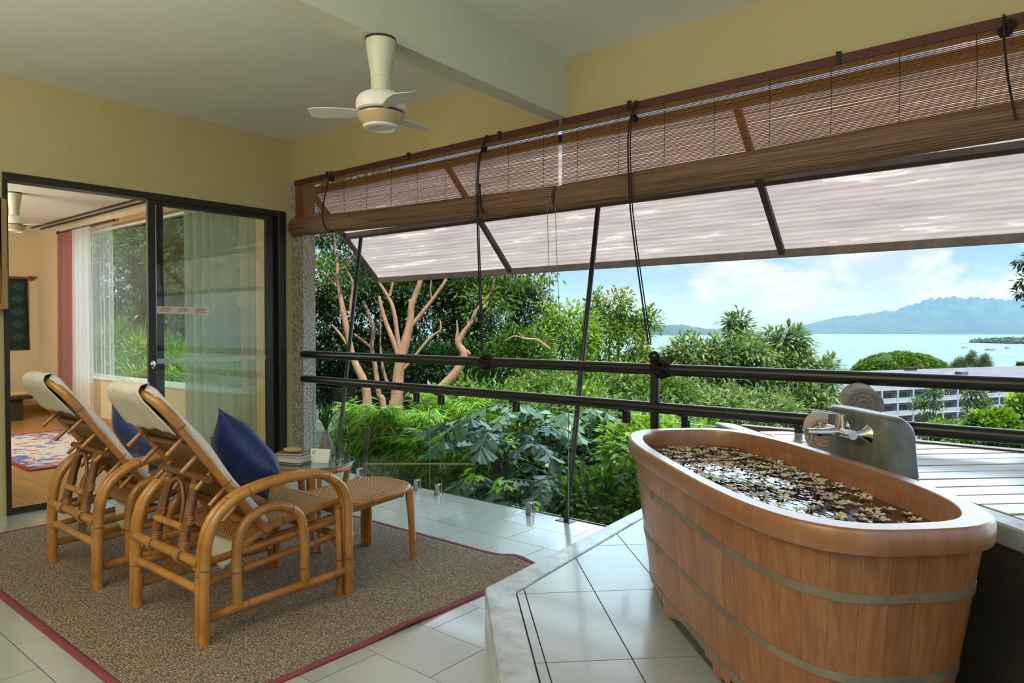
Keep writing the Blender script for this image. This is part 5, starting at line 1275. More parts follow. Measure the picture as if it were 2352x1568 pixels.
# the pale-barked trees seen between the pier and the middle of the opening
tree('pale_bark_tree', 'slender pale-barked tree with thin twigs right beside the pebbled pier', gp(-9.1, 7.4), [[(-9.1, 7.4, -1.7, .18)] + TREE1[0]] + TREE1[1:], [((-9.9, 7.4, 3.6), (0.9, .8, .9)), ((-9.2, 7.4, 2.75), (.5, .5, .35)), ((-9.9, 7.0, 2.2), (.45, .4, .3))], 1, per=650, m_=M_lf_mid, bark=M_bark, group=G_, L0=0.082, W0=0.0204)
tree('pale_bark_tree', 'bent pale-barked tree with a broken top between the two larger pale trunks', gp(-9.7, 8.2), [[(-9.7, 8.2, -1.9, .14)] + TREE2[0]] + TREE2[1:], [((-10.4, 8.6, 2.2), (.8, .7, .6))], 2, per=900, m_=M_lf_dark, bark=M_bark, group=G_)
tree('pale_bark_tree', 'stout pale-barked tree forking into five bare limbs', gp(-8.45, 7.3), [[(-8.45, 7.3, -1.8, .26)] + TREE3[0]] + TREE3[1:], [((-8.3, 8.6, 2.9), (1.0, .7, .55)), ((-7.3, 8.9, 2.6), (.7, .6, .45))], 3, per=900, m_=M_lf_dark, bark=M_bark, group=G_)
tree('pale_bark_tree', 'leaning gnarled pale-barked tree with a knobbly elbow', gp(-7.75, 7.2), [[(-7.75, 7.2, -1.7, .21)] + TREE4[0]] + TREE4[1:], [((-6.75, 8.3, 2.15), (.55, .5, .45)), ((-7.05, 7.9, 1.6), (.35, .3, .25))], 4, per=800, m_=M_lf_mid, bark=M_bark, group=G_)
# dark wood behind them
tree('evergreen_tree', 'dark evergreen tree filling the gap behind the pier', gp(-13.0, 10.4), None, [((-12.85, 10.13, 1.22), (1.45, 1.3, 1.6)), ((-13.7, 10.6, 0.0), (1.5, 1.2, 1.2))], 11, per=1900, L0=0.107, W0=0.0245, m_=M_lf_dark, tint=0.42, group=G_)
tree('evergreen_tree', 'dark glossy evergreen tree behind the bent pale tree', gp(-11.5, 11.3), None, [((-11.56, 11.2, 1.22), (1.4, 1.3, 1.5)), ((-11.3, 11.0, -0.2), (1.4, 1.2, 1.0))], 12, per=1900, L0=0.107, W0=0.0245, m_=M_lf_dark, tint=0.36, group=G_)
tree('evergreen_tree', 'tall dark evergreen whose crown goes up behind the awning', gp(-12.0, 12.4), None, [((-11.86, 11.4, 3.0), (1.9, 1.3, 1.1)), ((-13.9, 10.9, 3.7), (1.3, 1.2, 1.2))], 13, per=1300, L0=0.107, W0=0.0245, m_=M_lf_dark, tint=0.5, group=G_)
tree('evergreen_tree', 'dense evergreen with a rounded crown against the sky right of the pale trees', gp(-9.8, 11.4), None, [((-9.95, 11.27, 1.45), (1.05, 1.0, 1.15)), ((-9.3, 11.0, 0.3), (1.1, 1.0, 1.0)), ((-8.95, 11.3, 1.75), (.45, .45, .5))], 14, per=1900, L0=0.098, W0=0.0235, m_=M_lf_dark, tint=0.62, group=G_)
tree('bushy_tree', 'bright bushy tree low beside the leaning pale tree', gp(-7.7, 9.8), None, [((-7.9, 9.69, 0.5), (.75, .7, .75)), ((-7.3, 9.4, -0.1), (.7, .7, .7))], 15, per=2000, L0=0.090, W0=0.0224, m_=M_lf_mid, tint=0.45, group=G_)
tree('bushy_tree', 'bright yellow-green tree left of the tall awning strut', gp(-8.1, 11.5), None, [((-8.18, 11.4, 0.63), (.8, .8, 1.0)), ((-7.7, 11.2, -0.3), (.9, .8, .7))], 16, per=1800, L0=0.098, W0=0.0224, m_=M_lf_light, tint=0.42, group=G_)
tree('bushy_tree', 'green tree with feathery leading twigs behind the tall awning strut', gp(-7.9, 12.9), None, [((-8.0, 12.87, 0.70), (.95, .8, .95)), ((-8.35, 12.9, 1.55), (.22, .2, .45)), ((-7.75, 12.9, 1.75), (.30, .25, .30)), ((-7.3, 13.2, 1.35), (.3, .3, .3)), ((-7.2, 12.6, 0.1), (.7, .7, .7))], 17, per=1700, L0=0.098, W0=0.0204, m_=M_lf_mid, tint=0.62, group=G_)
tree('mango_tree', 'broad olive-green tree between the rope knot and the sea', gp(-5.6, 12.3), None, [((-5.70, 12.18, 0.40), (.80, .75, .62)), ((-5.45, 13.55, 1.18), (.24, .24, .34)), ((-5.0, 12.6, 0.55), (.55, .5, .5)), ((-6.3, 12.0, -0.1), (.55, .5, .5)), ((-5.3, 11.6, -0.2), (.8, .7, .6))], 18, per=1700, L0=0.15, W0=0.024, droop=0.6, m_=M_lf_mango, tint=0.5, group=G_, k=10)
tree('mango_tree', 'olive-green tree with drooping leaves, its crown nearest the sea', gp(-4.8, 14.2), None, [((-5.0, 13.9, 0.35), (.85, .75, .62)), ((-4.72, 14.1, 0.95), (.42, .4, .30)), ((-4.25, 13.9, 0.12), (.55, .5, .45)), ((-3.98, 14.2, 0.48), (.22, .22, .16)), ((-4.4, 13.2, -0.35), (.9, .7, .6))], 19, per=1700, L0=0.15, W0=0.024, droop=0.6, m_=M_lf_mango, tint=0.55, group=G_, k=10)
tree('leafy_shrub', 'dense light green shrub below the railing left of the bathtub', gp(-5.3, 9.9), None, [((-5.35, 9.87, 0.05), (.85, .8, .62)), ((-5.7, 8.4, -0.15), (.8, .7, .55)), ((-6.5, 8.8, 0.0), (.7, .7, .6)), ((-4.9, 8.6, -.5), (.9, .7, .6))], 20, per=2300, L0=0.078, W0=0.0204, m_=M_lf_mid, tint=0.5, cat='shrub', group=G_)
tree('leafy_shrub', 'fine-leaved yellowish shrub seen just above the bathtub rim', gp(-4.2, 10.7), None, [((-4.28, 10.74, -0.12), (1.05, .8, .42)), ((-3.6, 10.6, -0.45), (.8, .7, .5)), ((-4.9, 10.4, -0.5), (.8, .7, .5))], 21, per=2300, L0=0.078, W0=0.0184, m_=M_lf_mango, tint=0.62, cat='shrub', group=G_)
tree('evergreen_tree', 'shady evergreen undergrowth behind the stems of the pale trees', gp(-10.5, 9.6), None, [((-13.2, 9.6, -0.1), (1.4, .8, .8)), ((-11.2, 9.6, -0.25), (1.4, .8, .8)), ((-9.2, 9.4, -0.35), (1.3, .8, .8)), ((-12.2, 9.6, .5), (.9, .7, .6)), ((-10.0, 9.8, .4), (.9, .7, .6))], 22, per=1300, L0=0.107, W0=0.0265, m_=M_lf_dark, tint=0.45, group=G_)
dd_ = thing('dead_branch', 'bare forked dead branch sticking out of the bright foliage', 'branch', (-5.6, 7.05, 1.0))
trunk('branch_wood', rel(DEAD, (-5.6, 7.05, 1.0)), dd_, mat('dry_wood', (0.36, 0.20, 0.11), 0.8), 6)
# seen through the bedroom window
tree('window_tree', 'hazy tree at the left of the bedroom window', gp(-20.4, 8.0), None, [((-20.4, 7.9, 2.2), (1.6, 1.3, 2.4)), ((-18.6, 7.6, 0.8), (1.3, 1.0, 1.3))], 31, per=900, L0=0.17, W0=0.03, m_=M_lf_mid, tint=0.5, group='trees outside the bedroom')
tree('window_tree', 'dark leafy tree in the middle of the bedroom window', gp(-17.1, 8.1), None, [((-17.1, 8.0, 2.6), (1.4, 1.2, 2.0)), ((-16.4, 7.6, 0.9), (1.3, 1.0, 1.1)), ((-15.6, 7.6, 2.4), (1.0, 1.0, 1.6))], 32, per=1200, L0=0.15, W0=0.028, m_=M_lf_dark, tint=0.55, group='trees outside the bedroom')
tree('window_tree', 'tall leafy tree seen through the bedroom window behind the door stiles', gp(-14.0, 8.1), None, [((-13.96, 8.0, 2.7), (1.3, 1.2, 2.0)), ((-13.3, 7.6, 0.7), (1.2, 1.0, 1.0)), ((-14.9, 7.6, 1.0), (1.0, 1.0, 1.1))], 33, per=1300, L0=0.107, W0=0.0255, m_=M_lf_dark, tint=0.60, group='trees outside the bedroom')
tree('window_shrub', 'bright grassy shrub under the bedroom window', gp(-13.6, 6.3), None, [((-14.6, 6.4, 0.35), (1.2, .8, .7)), ((-12.9, 6.0, 0.15), (1.1, .8, .6)), ((-11.4, 5.8, 0.0), (1.0, .7, .6)), ((-16.2, 6.5, 0.6), (1.1, .8, .7))], 34, per=1700, L0=0.20, W0=0.014, droop=0.1, m_=M_lf_light, tint=0.5, cat='shrub')

# bamboo along the balcony edge
def bamboo(label, o, n, hmin, hmax, spread, seed, lean=(0, 0)):
    rs = random.Random(seed); t_ = thing('bamboo_clump', label, 'bamboo', (o[0], o[1], ground_z(*o) - 0.05), group='bamboo along the balcony edge')
    rng = np.random.default_rng(seed); q = MB(); P, D, L_, W_, T_ = [], [], [], [], []
    for k in range(n):
        a = rs.uniform(0, 2 * PI); h = rs.uniform(hmin, hmax); bx, by = rs.uniform(-.25, .25) * spread * 2, rs.uniform(-.2, .2) * spread; ox, oy = math.cos(a) * spread * rs.uniform(.3, 1) + lean[0], abs(math.sin(a)) * spread * rs.uniform(.3, 1) + lean[1]
        pts = catmull([(bx, by, 0), (bx + ox * .15, by + oy * .15, h * .5), (bx + ox * .5, by + oy * .5, h * .85), (bx + ox, by + oy, h * .97)], 5)
        q.tube(pts, [0.010 - 0.008 * i / (len(pts) - 1) for i in range(len(pts))], 5)
        for j in range(46):
            f = rs.uniform(0.25, 1.0); i = min(int(f * (len(pts) - 1)), len(pts) - 2); p = pts[i].lerp(pts[i + 1], rs.random())
            an = rs.uniform(0, 2 * PI); tw = Vector((math.cos(an), math.sin(an), rs.uniform(-.2, .5))) * rs.uniform(0.03, 0.22)
            for _ in range(5):
                P.append(p + tw * rs.uniform(.4, 1)); a2 = an + rs.uniform(-1, 1); D.append((math.cos(a2), math.sin(a2), rs.uniform(-.75, .35))); L_.append(rs.uniform(.10, .20)); W_.append(rs.uniform(.008, .0135)); T_.append(0.48 + 0.30 * rs.gauss(0, 1))
    q.build('cane', M_stem_green, t_, smooth=60)
    P = np.array([tuple(v) for v in P]); D = np.array(D); stuff(put('foliage', leaf_mesh('foliage', P, D, unit(rng, len(P)) * .4 + np.array([0, 0, 1.]), np.array(L_), np.array(W_), np.array(T_), M_bamboo, fold=0.1, wide=0.3), t_))
bamboo('feathery bamboo clump right beside the pebbled pier', (-6.3, 4.9), 30, 1.35, 1.95, 0.55, 41)
bamboo('feathery bamboo clump behind the side table vase', (-5.75, 5.0), 30, 1.30, 1.85, 0.55, 42)
bamboo('feathery bamboo clump behind the first glass panel joint', (-5.1, 5.0), 28, 1.25, 1.75, 0.55, 43)
bamboo('taller bamboo clump further back under the pale trunks', (-6.6, 6.4), 34, 1.5, 2.1, 0.7, 44)
bamboo('taller bamboo clump further back beside the fishtail palms', (-5.5, 6.6), 30, 1.35, 1.95, 0.7, 45)

# fishtail palms: each leaflet is its own leaf
rs = random.Random(77)
def leaflet_mesh(seed):
    r_ = random.Random(seed); q = MB(); vs = [(0, 0, 0)]
    n = 7
    for i in range(n):
        f = i / (n - 1); a = R(-34 + 68 * f); l_ = (0.78 + 0.22 * math.sin(PI * (0.15 + 0.7 * f)) + r_.uniform(-.10, .10)) * (1.0 if i % 2 == 0 else 0.86)
        vs.append((math.cos(a) * l_, math.sin(a) * l_ * 0.95, -0.10 * abs(2 * f - 1) - 0.13 * l_ * l_ + r_.uniform(-.02, .02)))
    me = q.add(vs, [(0, i + 1, i + 2) for i in range(n - 1)]).mesh('leaf', M_palm); me.attributes.new('tint', 'FLOAT', 'FACE').data.foreach_set('value', [r_.uniform(0.1, 0.95)] * (n - 1)); return me
LFM = [leaflet_mesh(i) for i in range(8)]
def fishtail(label, o, fronds, seed, size=0.19):
    rs = random.Random(seed); t_ = thing('fishtail_palm', label, 'palm', (o[0], o[1], ground_z(*o) - 0.05), group='fishtail palms beyond the glass')
    z0 = t_.location.z; st_ = MB(); fr_ = MB()
    for az, el_, l_, bz in fronds:
        d = Vector((math.cos(R(az)), math.sin(R(az)), 0)); sd = Vector((-d.y, d.x, 0)); b0 = Vector((rs.uniform(-.06, .06), rs.uniform(-.06, .06), bz - z0))
        pts = catmull([b0, b0 + d * (l_ * .35 * math.cos(R(el_))) + Vector((0, 0, l_ * .35 * math.sin(R(el_)))), b0 + d * (l_ * .72 * math.cos(R(el_ * .7))) + Vector((0, 0, l_ * .52 * math.sin(R(el_)))), b0 + d * l_ * 0.95 + Vector((0, 0, l_ * .36 * math.sin(R(el_))))], 6)
        fr_.tube(pts, [0.011 - 0.008 * i / (len(pts) - 1) for i in range(len(pts))], 6)
        n = 11
        for j in range(n):
            f = 0.30 + 0.70 * j / (n - 1); i = min(int(f * (len(pts) - 1)), len(pts) - 2); p = pts[i]; tdir = (pts[i + 1] - pts[i]).normalized()
            for sg in ((1, -1) if j < n - 1 else (0.0,)):
                dirv = (tdir * 0.60 + sd * (0.75 * sg) + Vector((0, 0, rs.uniform(-.75, .0)))).normalized()
                nn = (Vector((0, 0, 1)) + Vector((rs.uniform(-.4, .4), rs.uniform(-.6, .2), 0))).normalized(); yv = nn.cross(dirv).normalized(); zv = dirv.cross(yv); s_ = size * rs.uniform(.75, 1.2)
                lf = put('leaf', rs.choice(LFM), t_); M_ = Matrix((dirv, yv, zv)).transposed().to_4x4(); lf.matrix_local = Matrix.Translation(p) @ M_ @ Matrix.Diagonal((s_, s_, s_, 1))
    for _ in range(3): st_.tube([(rs.uniform(-.08, .08), rs.uniform(-.08, .08), 0), (rs.uniform(-.06, .06), rs.uniform(-.06, .06), max(0.5, fronds[0][3] - z0 + 0.1))], 0.028, 8)
    st_.build('stem', M_bark_dark, t_, smooth=60); stuff(fr_.build('frond_rib', M_stem_green, t_, smooth=60))
fishtail('grey-green fishtail palm in the middle of the view through the glass', (-4.25, 4.95), [(200, 58, 0.85, 0.05), (250, 50, 0.75, 0.0), (300, 52, 0.85, 0.05), (340, 45, .85, 0.0), (20, 58, .85, 0.05), (160, 52, .8, 0.0), (275, 25, .6, -.15), (230, 20, .6, -.35), (320, 20, .65, -.35), (270, 60, .9, .1), (180, 30, .7, -.2)], 5, 0.155)
fishtail('grey-green fishtail palm lower right, close to the awning strut', (-3.55, 5.0), [(190, 50, .8, -.25), (240, 45, .7, -.25), (290, 50, .8, -.25), (330, 45, .8, -.3), (30, 50, .7, -.25), (270, 20, .6, -.55), (210, 15, .6, -.6), (340, 15, .6, -.6)], 6, 0.145)
fishtail('grey-green fishtail palm at the back, behind the middle of the glass', (-4.6, 6.2), [(210, 55, .95, .05), (270, 55, .9, .1), (320, 50, .95, .05), (10, 55, .9, .05), (150, 55, .9, .05), (250, 25, .7, -.1), (300, 25, .7, -.1)], 7, 0.17)
# low glossy shrubs and ground cover
tree('low_shrub', 'low glossy shrub behind the glass at the foot of the awning strut', gp(-3.0, 4.95), None, [((-3.0, 4.85, -0.25), (.55, .4, .36)), ((-2.6, 5.0, -0.42), (.5, .4, .35)), ((-3.3, 4.7, -.55), (.6, .4, .3))], 51, per=3600, L0=0.070, W0=0.0245, m_=M_lf_mid, tint=0.42, cat='shrub', k=8)
tree('low_shrub', 'variegated yellow-green shrub just left of the bathtub', gp(-2.75, 5.5), None, [((-2.75, 5.5, 0.0), (.45, .4, .38)), ((-2.45, 5.3, -.3), (.4, .35, .3)), ((-3.2, 5.9, 0.05), (.5, .4, .35))], 52, per=3200, L0=0.082, W0=0.0204, m_=M_lf_light, tint=0.5, cat='shrub', k=8)
tree('low_shrub', 'dark shrub filling the gap under the fishtail palms', gp(-4.3, 5.3), None, [((-4.2, 5.2, -.75), (1.0, .6, .5)), ((-3.4, 5.6, -.65), (.8, .6, .5)), ((-4.9, 5.8, -.4), (.8, .6, .6)), ((-3.9, 6.8, -.2), (1.0, .6, .55))], 53, per=2600, L0=0.082, W0=0.0245, m_=M_lf_dark, tint=0.5, cat='shrub')
tree('low_shrub', 'mid green shrub under the bamboo behind the first glass panel', gp(-5.6, 5.2), None, [((-5.7, 5.1, -.7), (1.1, .6, .5)), ((-5.0, 5.2, -.7), (.9, .6, .5)), ((-6.5, 5.3, -.4), (.8, .6, .6)), ((-6.6, 7.2, -.2), (1.2, .7, .7)), ((-5.2, 7.4, -.2), (1.1, .7, .6))], 54, per=1900, L0=0.098, W0=0.0184, m_=M_lf_mid, tint=0.5, cat='shrub')
tag(MB().tube(catmull([(-5.36, 4.22, -1.3), (-5.35, 4.22, -0.4), (-5.345, 4.24, -0.05), (-5.30, 4.25, 0.36)], 4), [0.026] * 9 + [0.022] * 4, 8).build('wooden_stake', M_bark_dark, smooth=60), 'dark upright stake among the bamboo just behind the first glass panel', 'stake')
tag(MB().tube(catmull([(-5.27, 4.20, 0.02), (-4.5, 4.22, 0.115), (-3.90, 4.22, 0.185)], 5), 0.008, 7).build('bamboo_pole', mat('dry_cane', (0.42, 0.30, 0.12), 0.6), smooth=60), 'thin dry cane lying level behind the glass beside the dark stake', 'cane')
# young shoots pushing up by the glass
def shoot(label, o, n, l0, seed):
    rs = random.Random(seed); t_ = thing('young_shoot', label, 'plant', o, group='young shoots by the balcony edge')
    MB().tube([(0, 0.0, -0.9), (0.01, 0, -0.3), (0, 0, 0.0), (0.01, 0, 0.10)], [0.006, 0.005, 0.004, 0.002], 6).build('stem', M_stem_green, t_, smooth=60)
    for k in range(n):
        a = 2 * PI * k / n + rs.uniform(-.4, .4); d = Vector((math.cos(a), math.sin(a), rs.uniform(-.35, .4))).normalized(); l_ = l0 * rs.uniform(.75, 1.15); sd = d.cross(Vector((0, 0, 1))).normalized(); up_ = sd.cross(d); vs = []
        p0 = Vector((0, 0, rs.uniform(0.0, 0.10)))
        for i in range(6):
            f = i / 5; w_ = 0.21 * l_ * math.sin(PI * min(0.98, 0.08 + 0.92 * f)) ** 0.9; p = p0 + d * (l_ * f) - up_ * (0.35 * l_ * f * f); vs += [p - sd * w_ + up_ * w_ * .25, p, p + sd * w_ + up_ * w_ * .25]
        fs = []
        for i in range(5): fs += [(3 * i, 3 * i + 1, 3 * i + 4, 3 * i + 3), (3 * i + 1, 3 * i + 2, 3 * i + 5, 3 * i + 4)]
        me = MB().add(vs, fs).mesh('leaf', M_young, smooth=60); me.attributes.new('tint', 'FLOAT', 'FACE').data.foreach_set('value', [rs.uniform(.1, .9)] * len(me.polygons)); put('leaf', me, t_)
shoot('bright young shoot behind the glass near the panel joint', (-3.78, 4.08, 0.10), 7, 0.14, 1)
shoot('bright young shoot behind the middle of the glass panel', (-3.47, 4.08, 0.06), 8, 0.14, 2)
shoot('small bright sprig by the clamp nearest the awning strut', (-3.16, 4.05, -0.03), 3, 0.09, 3)
# overhanging branch at the far right
ob_ = thing('overhanging_branch', 'leafy branch hanging into the view at the far right', 'branch', (-0.55, 11.1, 1.9))
trunk('branch_wood', [[(0.6, 0.1, 0.5, .03), (0.1, 0, 0.15, .02), (-0.10, 0, -0.05, .012), (-0.18, 0, -0.2, .006)], [(0.1, 0, .15, .015), (-.12, 0, .22, .008)], [(0.0, 0, .05, .012), (-.05, 0, -.35, .006)]], ob_, M_bark_dark, 6)
foliage('foliage', 61, [((-0.08, 0, 0.22), (.17, .15, .10)), ((-0.13, 0, -0.02), (.14, .12, .10)), ((0.0, 0, -0.32), (.12, .1, .14)), ((0.25, 0, .1), (.3, .2, .4)), ((-.16, 0, -.16), (.07, .07, .05))], 3200, 0.085, 0.017, 0.3, 0.45, M_lf_dark, ob_, k=9, spread=0.07)

# trees in front of the hotel
tree('wispy_tree', 'thin wispy tree standing in front of the hotel balconies, the left one', (-8.05, 51.5, -9.0), [[(-8.05, 51.5, -9, .10), (-8.0, 51.5, -5, .07), (-7.95, 51.5, -2.6, .03)]], [((-8.3, 51.5, -3.6), (1.0, .7, .5)), ((-7.7, 51.5, -2.7), (.7, .6, .35)), ((-8.1, 51.5, -4.9), (1.0, .7, .6))], 71, per=330, L0=0.20, W0=0.05, m_=M_lf_mango, tint=0.4, spread=0.3, group='trees in front of the hotel')
tree('wispy_tree', 'taller wispy tree standing in front of the hotel balconies, the right one', (-5.9, 52.6, -9.0), [[(-5.9, 52.6, -9, .12), (-5.85, 52.6, -5, .08), (-5.8, 52.6, -2.4, .03)]], [((-5.9, 52.6, -2.9), (.7, .6, .45)), ((-5.6, 52.6, -4.0), (.9, .7, .7)), ((-6.1, 52.6, -5.2), (1.2, .8, .7))], 72, per=420, L0=0.20, W0=0.05, m_=M_lf_mango, tint=0.4, spread=0.3, group='trees in front of the hotel')
tree('rounded_tree', 'bright rounded tree at the foot of the hotel', (-3.9, 42.3, -7.5), None, [((-3.9, 42.3, -3.9), (1.25, 1.1, 1.0)), ((-4.6, 42.3, -4.6), (1.2, 1.0, .9)), ((-3.2, 42.3, -4.3), (1.0, 1.0, .8))], 73, per=1100, L0=0.20, W0=0.06, m_=M_lf_light, tint=0.4, group='trees in front of the hotel', spread=0.25)
tree('rounded_tree', 'yellow-green tree at the right edge in front of the hotel', (-2.6, 44.4, -8), None, [((-2.75, 44.4, -3.1), (.9, .9, 1.0)), ((-2.0, 44.4, -4.2), (1.2, 1.0, 1.2)), ((-3.2, 44.4, -4.6), (.9, .9, .7))], 74, per=1000, L0=0.20, W0=0.06, m_=M_lf_light, tint=0.6, group='trees in front of the hotel', spread=0.25)
tree('rounded_tree', 'darker shrubby tree below the wispy trees', (-6.0, 46.0, -8), None, [((-6.3, 46, -4.9), (1.5, 1.2, .8)), ((-5.0, 46, -4.5), (1.0, 1.0, .7))], 75, per=900, L0=0.20, W0=0.05, m_=M_lf_mid, tint=0.5, group='trees in front of the hotel', spread=0.25)

# ------------------------------------------------------------------ hotel block below
hu = Vector((math.cos(R(39.7 + 22.6)), math.sin(R(39.7 + 22.6)), 0)); hv = Vector((-hu.y, hu.x, 0))    # along the front, and back into the block
H0 = Vector((-49.0, 178.5, 0))
hp = thing('hotel_block', 'long grey hotel block with stacked balconies below the hillside', 'building', (H0.x, H0.y, -27), math.atan2(hu.y, hu.x))
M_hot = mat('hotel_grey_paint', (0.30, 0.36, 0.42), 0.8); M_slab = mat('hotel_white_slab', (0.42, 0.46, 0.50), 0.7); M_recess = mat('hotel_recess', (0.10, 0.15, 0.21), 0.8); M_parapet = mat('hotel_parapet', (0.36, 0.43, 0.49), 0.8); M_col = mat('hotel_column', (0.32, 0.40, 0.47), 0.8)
M_roof = mat('hotel_roof', (0.155, 0.165, 0.19), 0.8, col2=(0.11, 0.115, 0.14), scale=0.3, detail=6); M_door_or = mat('hotel_door', (0.36, 0.17, 0.07), 0.6); M_win = mat('hotel_window', (0.03, 0.06, 0.09), 0.15)
ZR = -14.1 + 27
LEN = 125.0
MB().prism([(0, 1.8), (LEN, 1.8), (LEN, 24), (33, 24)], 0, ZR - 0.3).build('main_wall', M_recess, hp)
MB().box(-0.3, LEN, 0.0, 1.8, ZR - 0.35, ZR).build('roof_slab', M_slab, hp)
rf = MB(); rf.add([(-0.3, 0.1, ZR), (LEN, 0.1, ZR), (LEN, 26, ZR + 2.6), (36, 26, ZR + 2.6), (36, 26, ZR - 1), (LEN, 26, ZR - 1)], [(0, 1, 2, 3), (3, 2, 5, 4), (0, 3, 4), (1, 5, 2)]).build('roof', M_roof, hp)
rv = MB(); rv.box(66.0, 69.0, 14, 16, ZR + 1.2, ZR + 2.4); rv.build('roof_tank', mat('tank_dark', (0.10, 0.12, 0.17), 0.6), hp)
rv = MB()
for q_ in range(6): rv.box(56.0 + q_ * 0.8, 56.5 + q_ * 0.8, 24.0, 24.6, ZR + 2.3, ZR + 3.4)
rv.box(55.5, 61, 23.9, 24.7, ZR + 3.2, ZR + 3.5); rv.build('roof_railing', M_dark_wood, hp)
for lv_ in range(4):
    zt = ZR - 0.35 - 3.25 * lv_; zb = zt - 3.25
    MB().box(-0.3, LEN, -0.1, 1.8, zb, zb + 0.28).build('floor_slab', M_slab, hp)
    MB().box(-0.1, LEN, 0.0, 0.10, zb + 0.28, zb + 1.30).build('balcony_parapet', M_parapet, hp)
    MB().box(-0.1, LEN, 0.9, 1.8, zt - 0.75, zt).build('bay_fascia', M_hot, hp)
    for k in range(14):
        x0 = 5.55 * k
        MB().box(x0, x0 + 0.62, -0.06, 1.8, zb + 0.28, zt).build('column', M_col, hp)
        if k < 13:
            d_ = MB().box(x0 + 3.9, x0 + 5.0, 1.70, 1.80, zb + 0.28, zt - 0.85).build('balcony_door', M_door_or, hp)
            MB().box(x0 + 4.38, x0 + 4.52, 1.66, 1.72, zb + 0.35, zt - 0.95).build('door_gap', M_win, d_)
            MB().box(x0 + 1.2, x0 + 2.7, 1.72, 1.81, zb + 1.1, zt - 0.9).build('window', M_win, hp)
# wing nearest the trees
MB().box(-7.5, -0.5, 3.0, 9, 0, ZR - 0.8).build('side_wing', M_slab, hp)
# ------------------------------------------------------------------ bay, headland, islands
m, t, L, b = node_mat('sea_water')
tcn = t.nodes.new('ShaderNodeTexCoord'); mp_ = t.nodes.new('ShaderNodeMapping'); mp_.inputs['Scale'].default_value = (0.0016, 0.006, 1); mp_.inputs['Rotation'].default_value = (0, 0, R(38)); L.new(tcn.outputs['Object'], mp_.inputs[0])
nz = t.nodes.new('ShaderNodeTexNoise'); nz.inputs['Scale'].default_value = 1.0; nz.inputs['Detail'].default_value = 5; L.new(mp_.outputs[0], nz.inputs['Vector'])
rp = t.nodes.new('ShaderNodeValToRGB'); L.new(nz.outputs[0], rp.inputs[0]); el = rp.color_ramp.elements; el[0].position = 0.35; el[0].color = (0.070, 0.175, 0.205, 1); el[1].position = 0.65; el[1].color = (0.125, 0.23, 0.245, 1)
L.new(rp.outputs[0], b.inputs['Base Color']); b.inputs['Roughness'].default_value = 0.45; b.inputs['Specular IOR Level'].default_value = 0.08
sea = stuff(MB().add([(-9000, 380, -60), (5000, 380, -60), (5000, 16000, -60), (-9000, 16000, -60)], [(0, 1, 2, 3)]).build('sea', m)); sea['label'] = 'turquoise bay below the hillside'
def hill(name, label, cat, base, w, d, h, m_, seed, rot=0.0, n=36, prof=None, parent=None):
    rs = random.Random(seed); ph = [rs.uniform(0, 6) for _ in range(8)]
    def fn(u, v):
        x, y = 2 * u - 1, 2 * v - 1; e_ = max(0.0, 1 - (abs(x) ** 2.0 + y * y))
        f = e_ ** 0.55 * (1 + 0.12 * math.sin(5 * x + ph[0]) * math.sin(4 * y + ph[1]) + 0.06 * math.sin(13 * x + ph[2]) + 0.05 * math.sin(17 * y + 9 * x + ph[3]) + 0.04 * math.sin(29 * x + ph[4]))
        if prof: f = max(0.0, 1 - y * y) ** 0.8 * prof(u) * (1 + 0.05 * math.sin(31 * x + ph[5] + 4 * y) + 0.045 * math.sin(57 * x + 11 * y + ph[6]) * math.sin(23 * y + 5 * x) + 0.03 * math.sin(97 * x + 17 * y + ph[7]) + 0.025 * math.sin(151 * x - 31 * y))
        return (x * w, y * d, -2 + h * f)
    q = MB().grid(n, n, fn)
    o = q.build(name, m_, parent, smooth=180)
    if parent is None: o.location = base; o.rotation_euler = (0, 0, rot); tag(o, label, cat)
    return o
M_isl = mat('forested_slope', (0.030, 0.060, 0.028), 0.95, col2=(0.05, 0.085, 0.04), scale=0.004, detail=8)
RV = R(39.7)
MPTS = [(0.0, 0.0), (0.06, .10), (0.14, .30), (0.20, .42), (0.28, .52), (0.36, .60), (0.42, .80), (0.455, .98), (0.49, .93), (0.53, .90), (0.56, .95), (0.60, .92), (0.63, .84), (0.66, .91), (0.70, .95), (0.74, .90), (0.80, .85), (0.88, .80), (0.95, .55), (1.0, 0.0)]
def mprof(u):
    for (a_, fa), (b_, fb) in zip(MPTS, MPTS[1:]):
        if u <= b_: return fa + (fb - fa) * (u - a_) / (b_ - a_)
    return 0.0
hill('mountain_island', 'blue hazy mountainous island along the horizon', 'island', (-1180, 8650, -60), 1950, 700, 385, M_isl, 3, math.atan2(1700, 2000), n=200, prof=mprof)
IP = [(0, 0), (0.15, .75), (.3, .9), (.45, .72), (.6, .8), (.75, .55), (.9, .4), (1, 0)]
def iprof(u):
    for (a_, fa), (b_, fb) in zip(IP, IP[1:]):
        if u <= b_: return fa + (fb - fa) * (u - a_) / (b_ - a_)
    return 0.0
hill('low_island', 'long low green island behind the tree tops', 'island', (-2760, 5330, -60), 560, 180, 108, M_isl, 5, RV, n=60, prof=iprof)
M_hill = mat('wooded_slope', (0.03, 0.075, 0.02), 0.95, col2=(0.05, 0.11, 0.03), scale=0.3)
hl = thing('headland', 'small wooded hill rising from the bay beyond the hotel roof', 'hill', (-182, 955, -60))
hill('slope', None, None, None, 60, 50, 31, M_hill, 8, parent=hl)
hl.rotation_euler = (0, 0, RV)
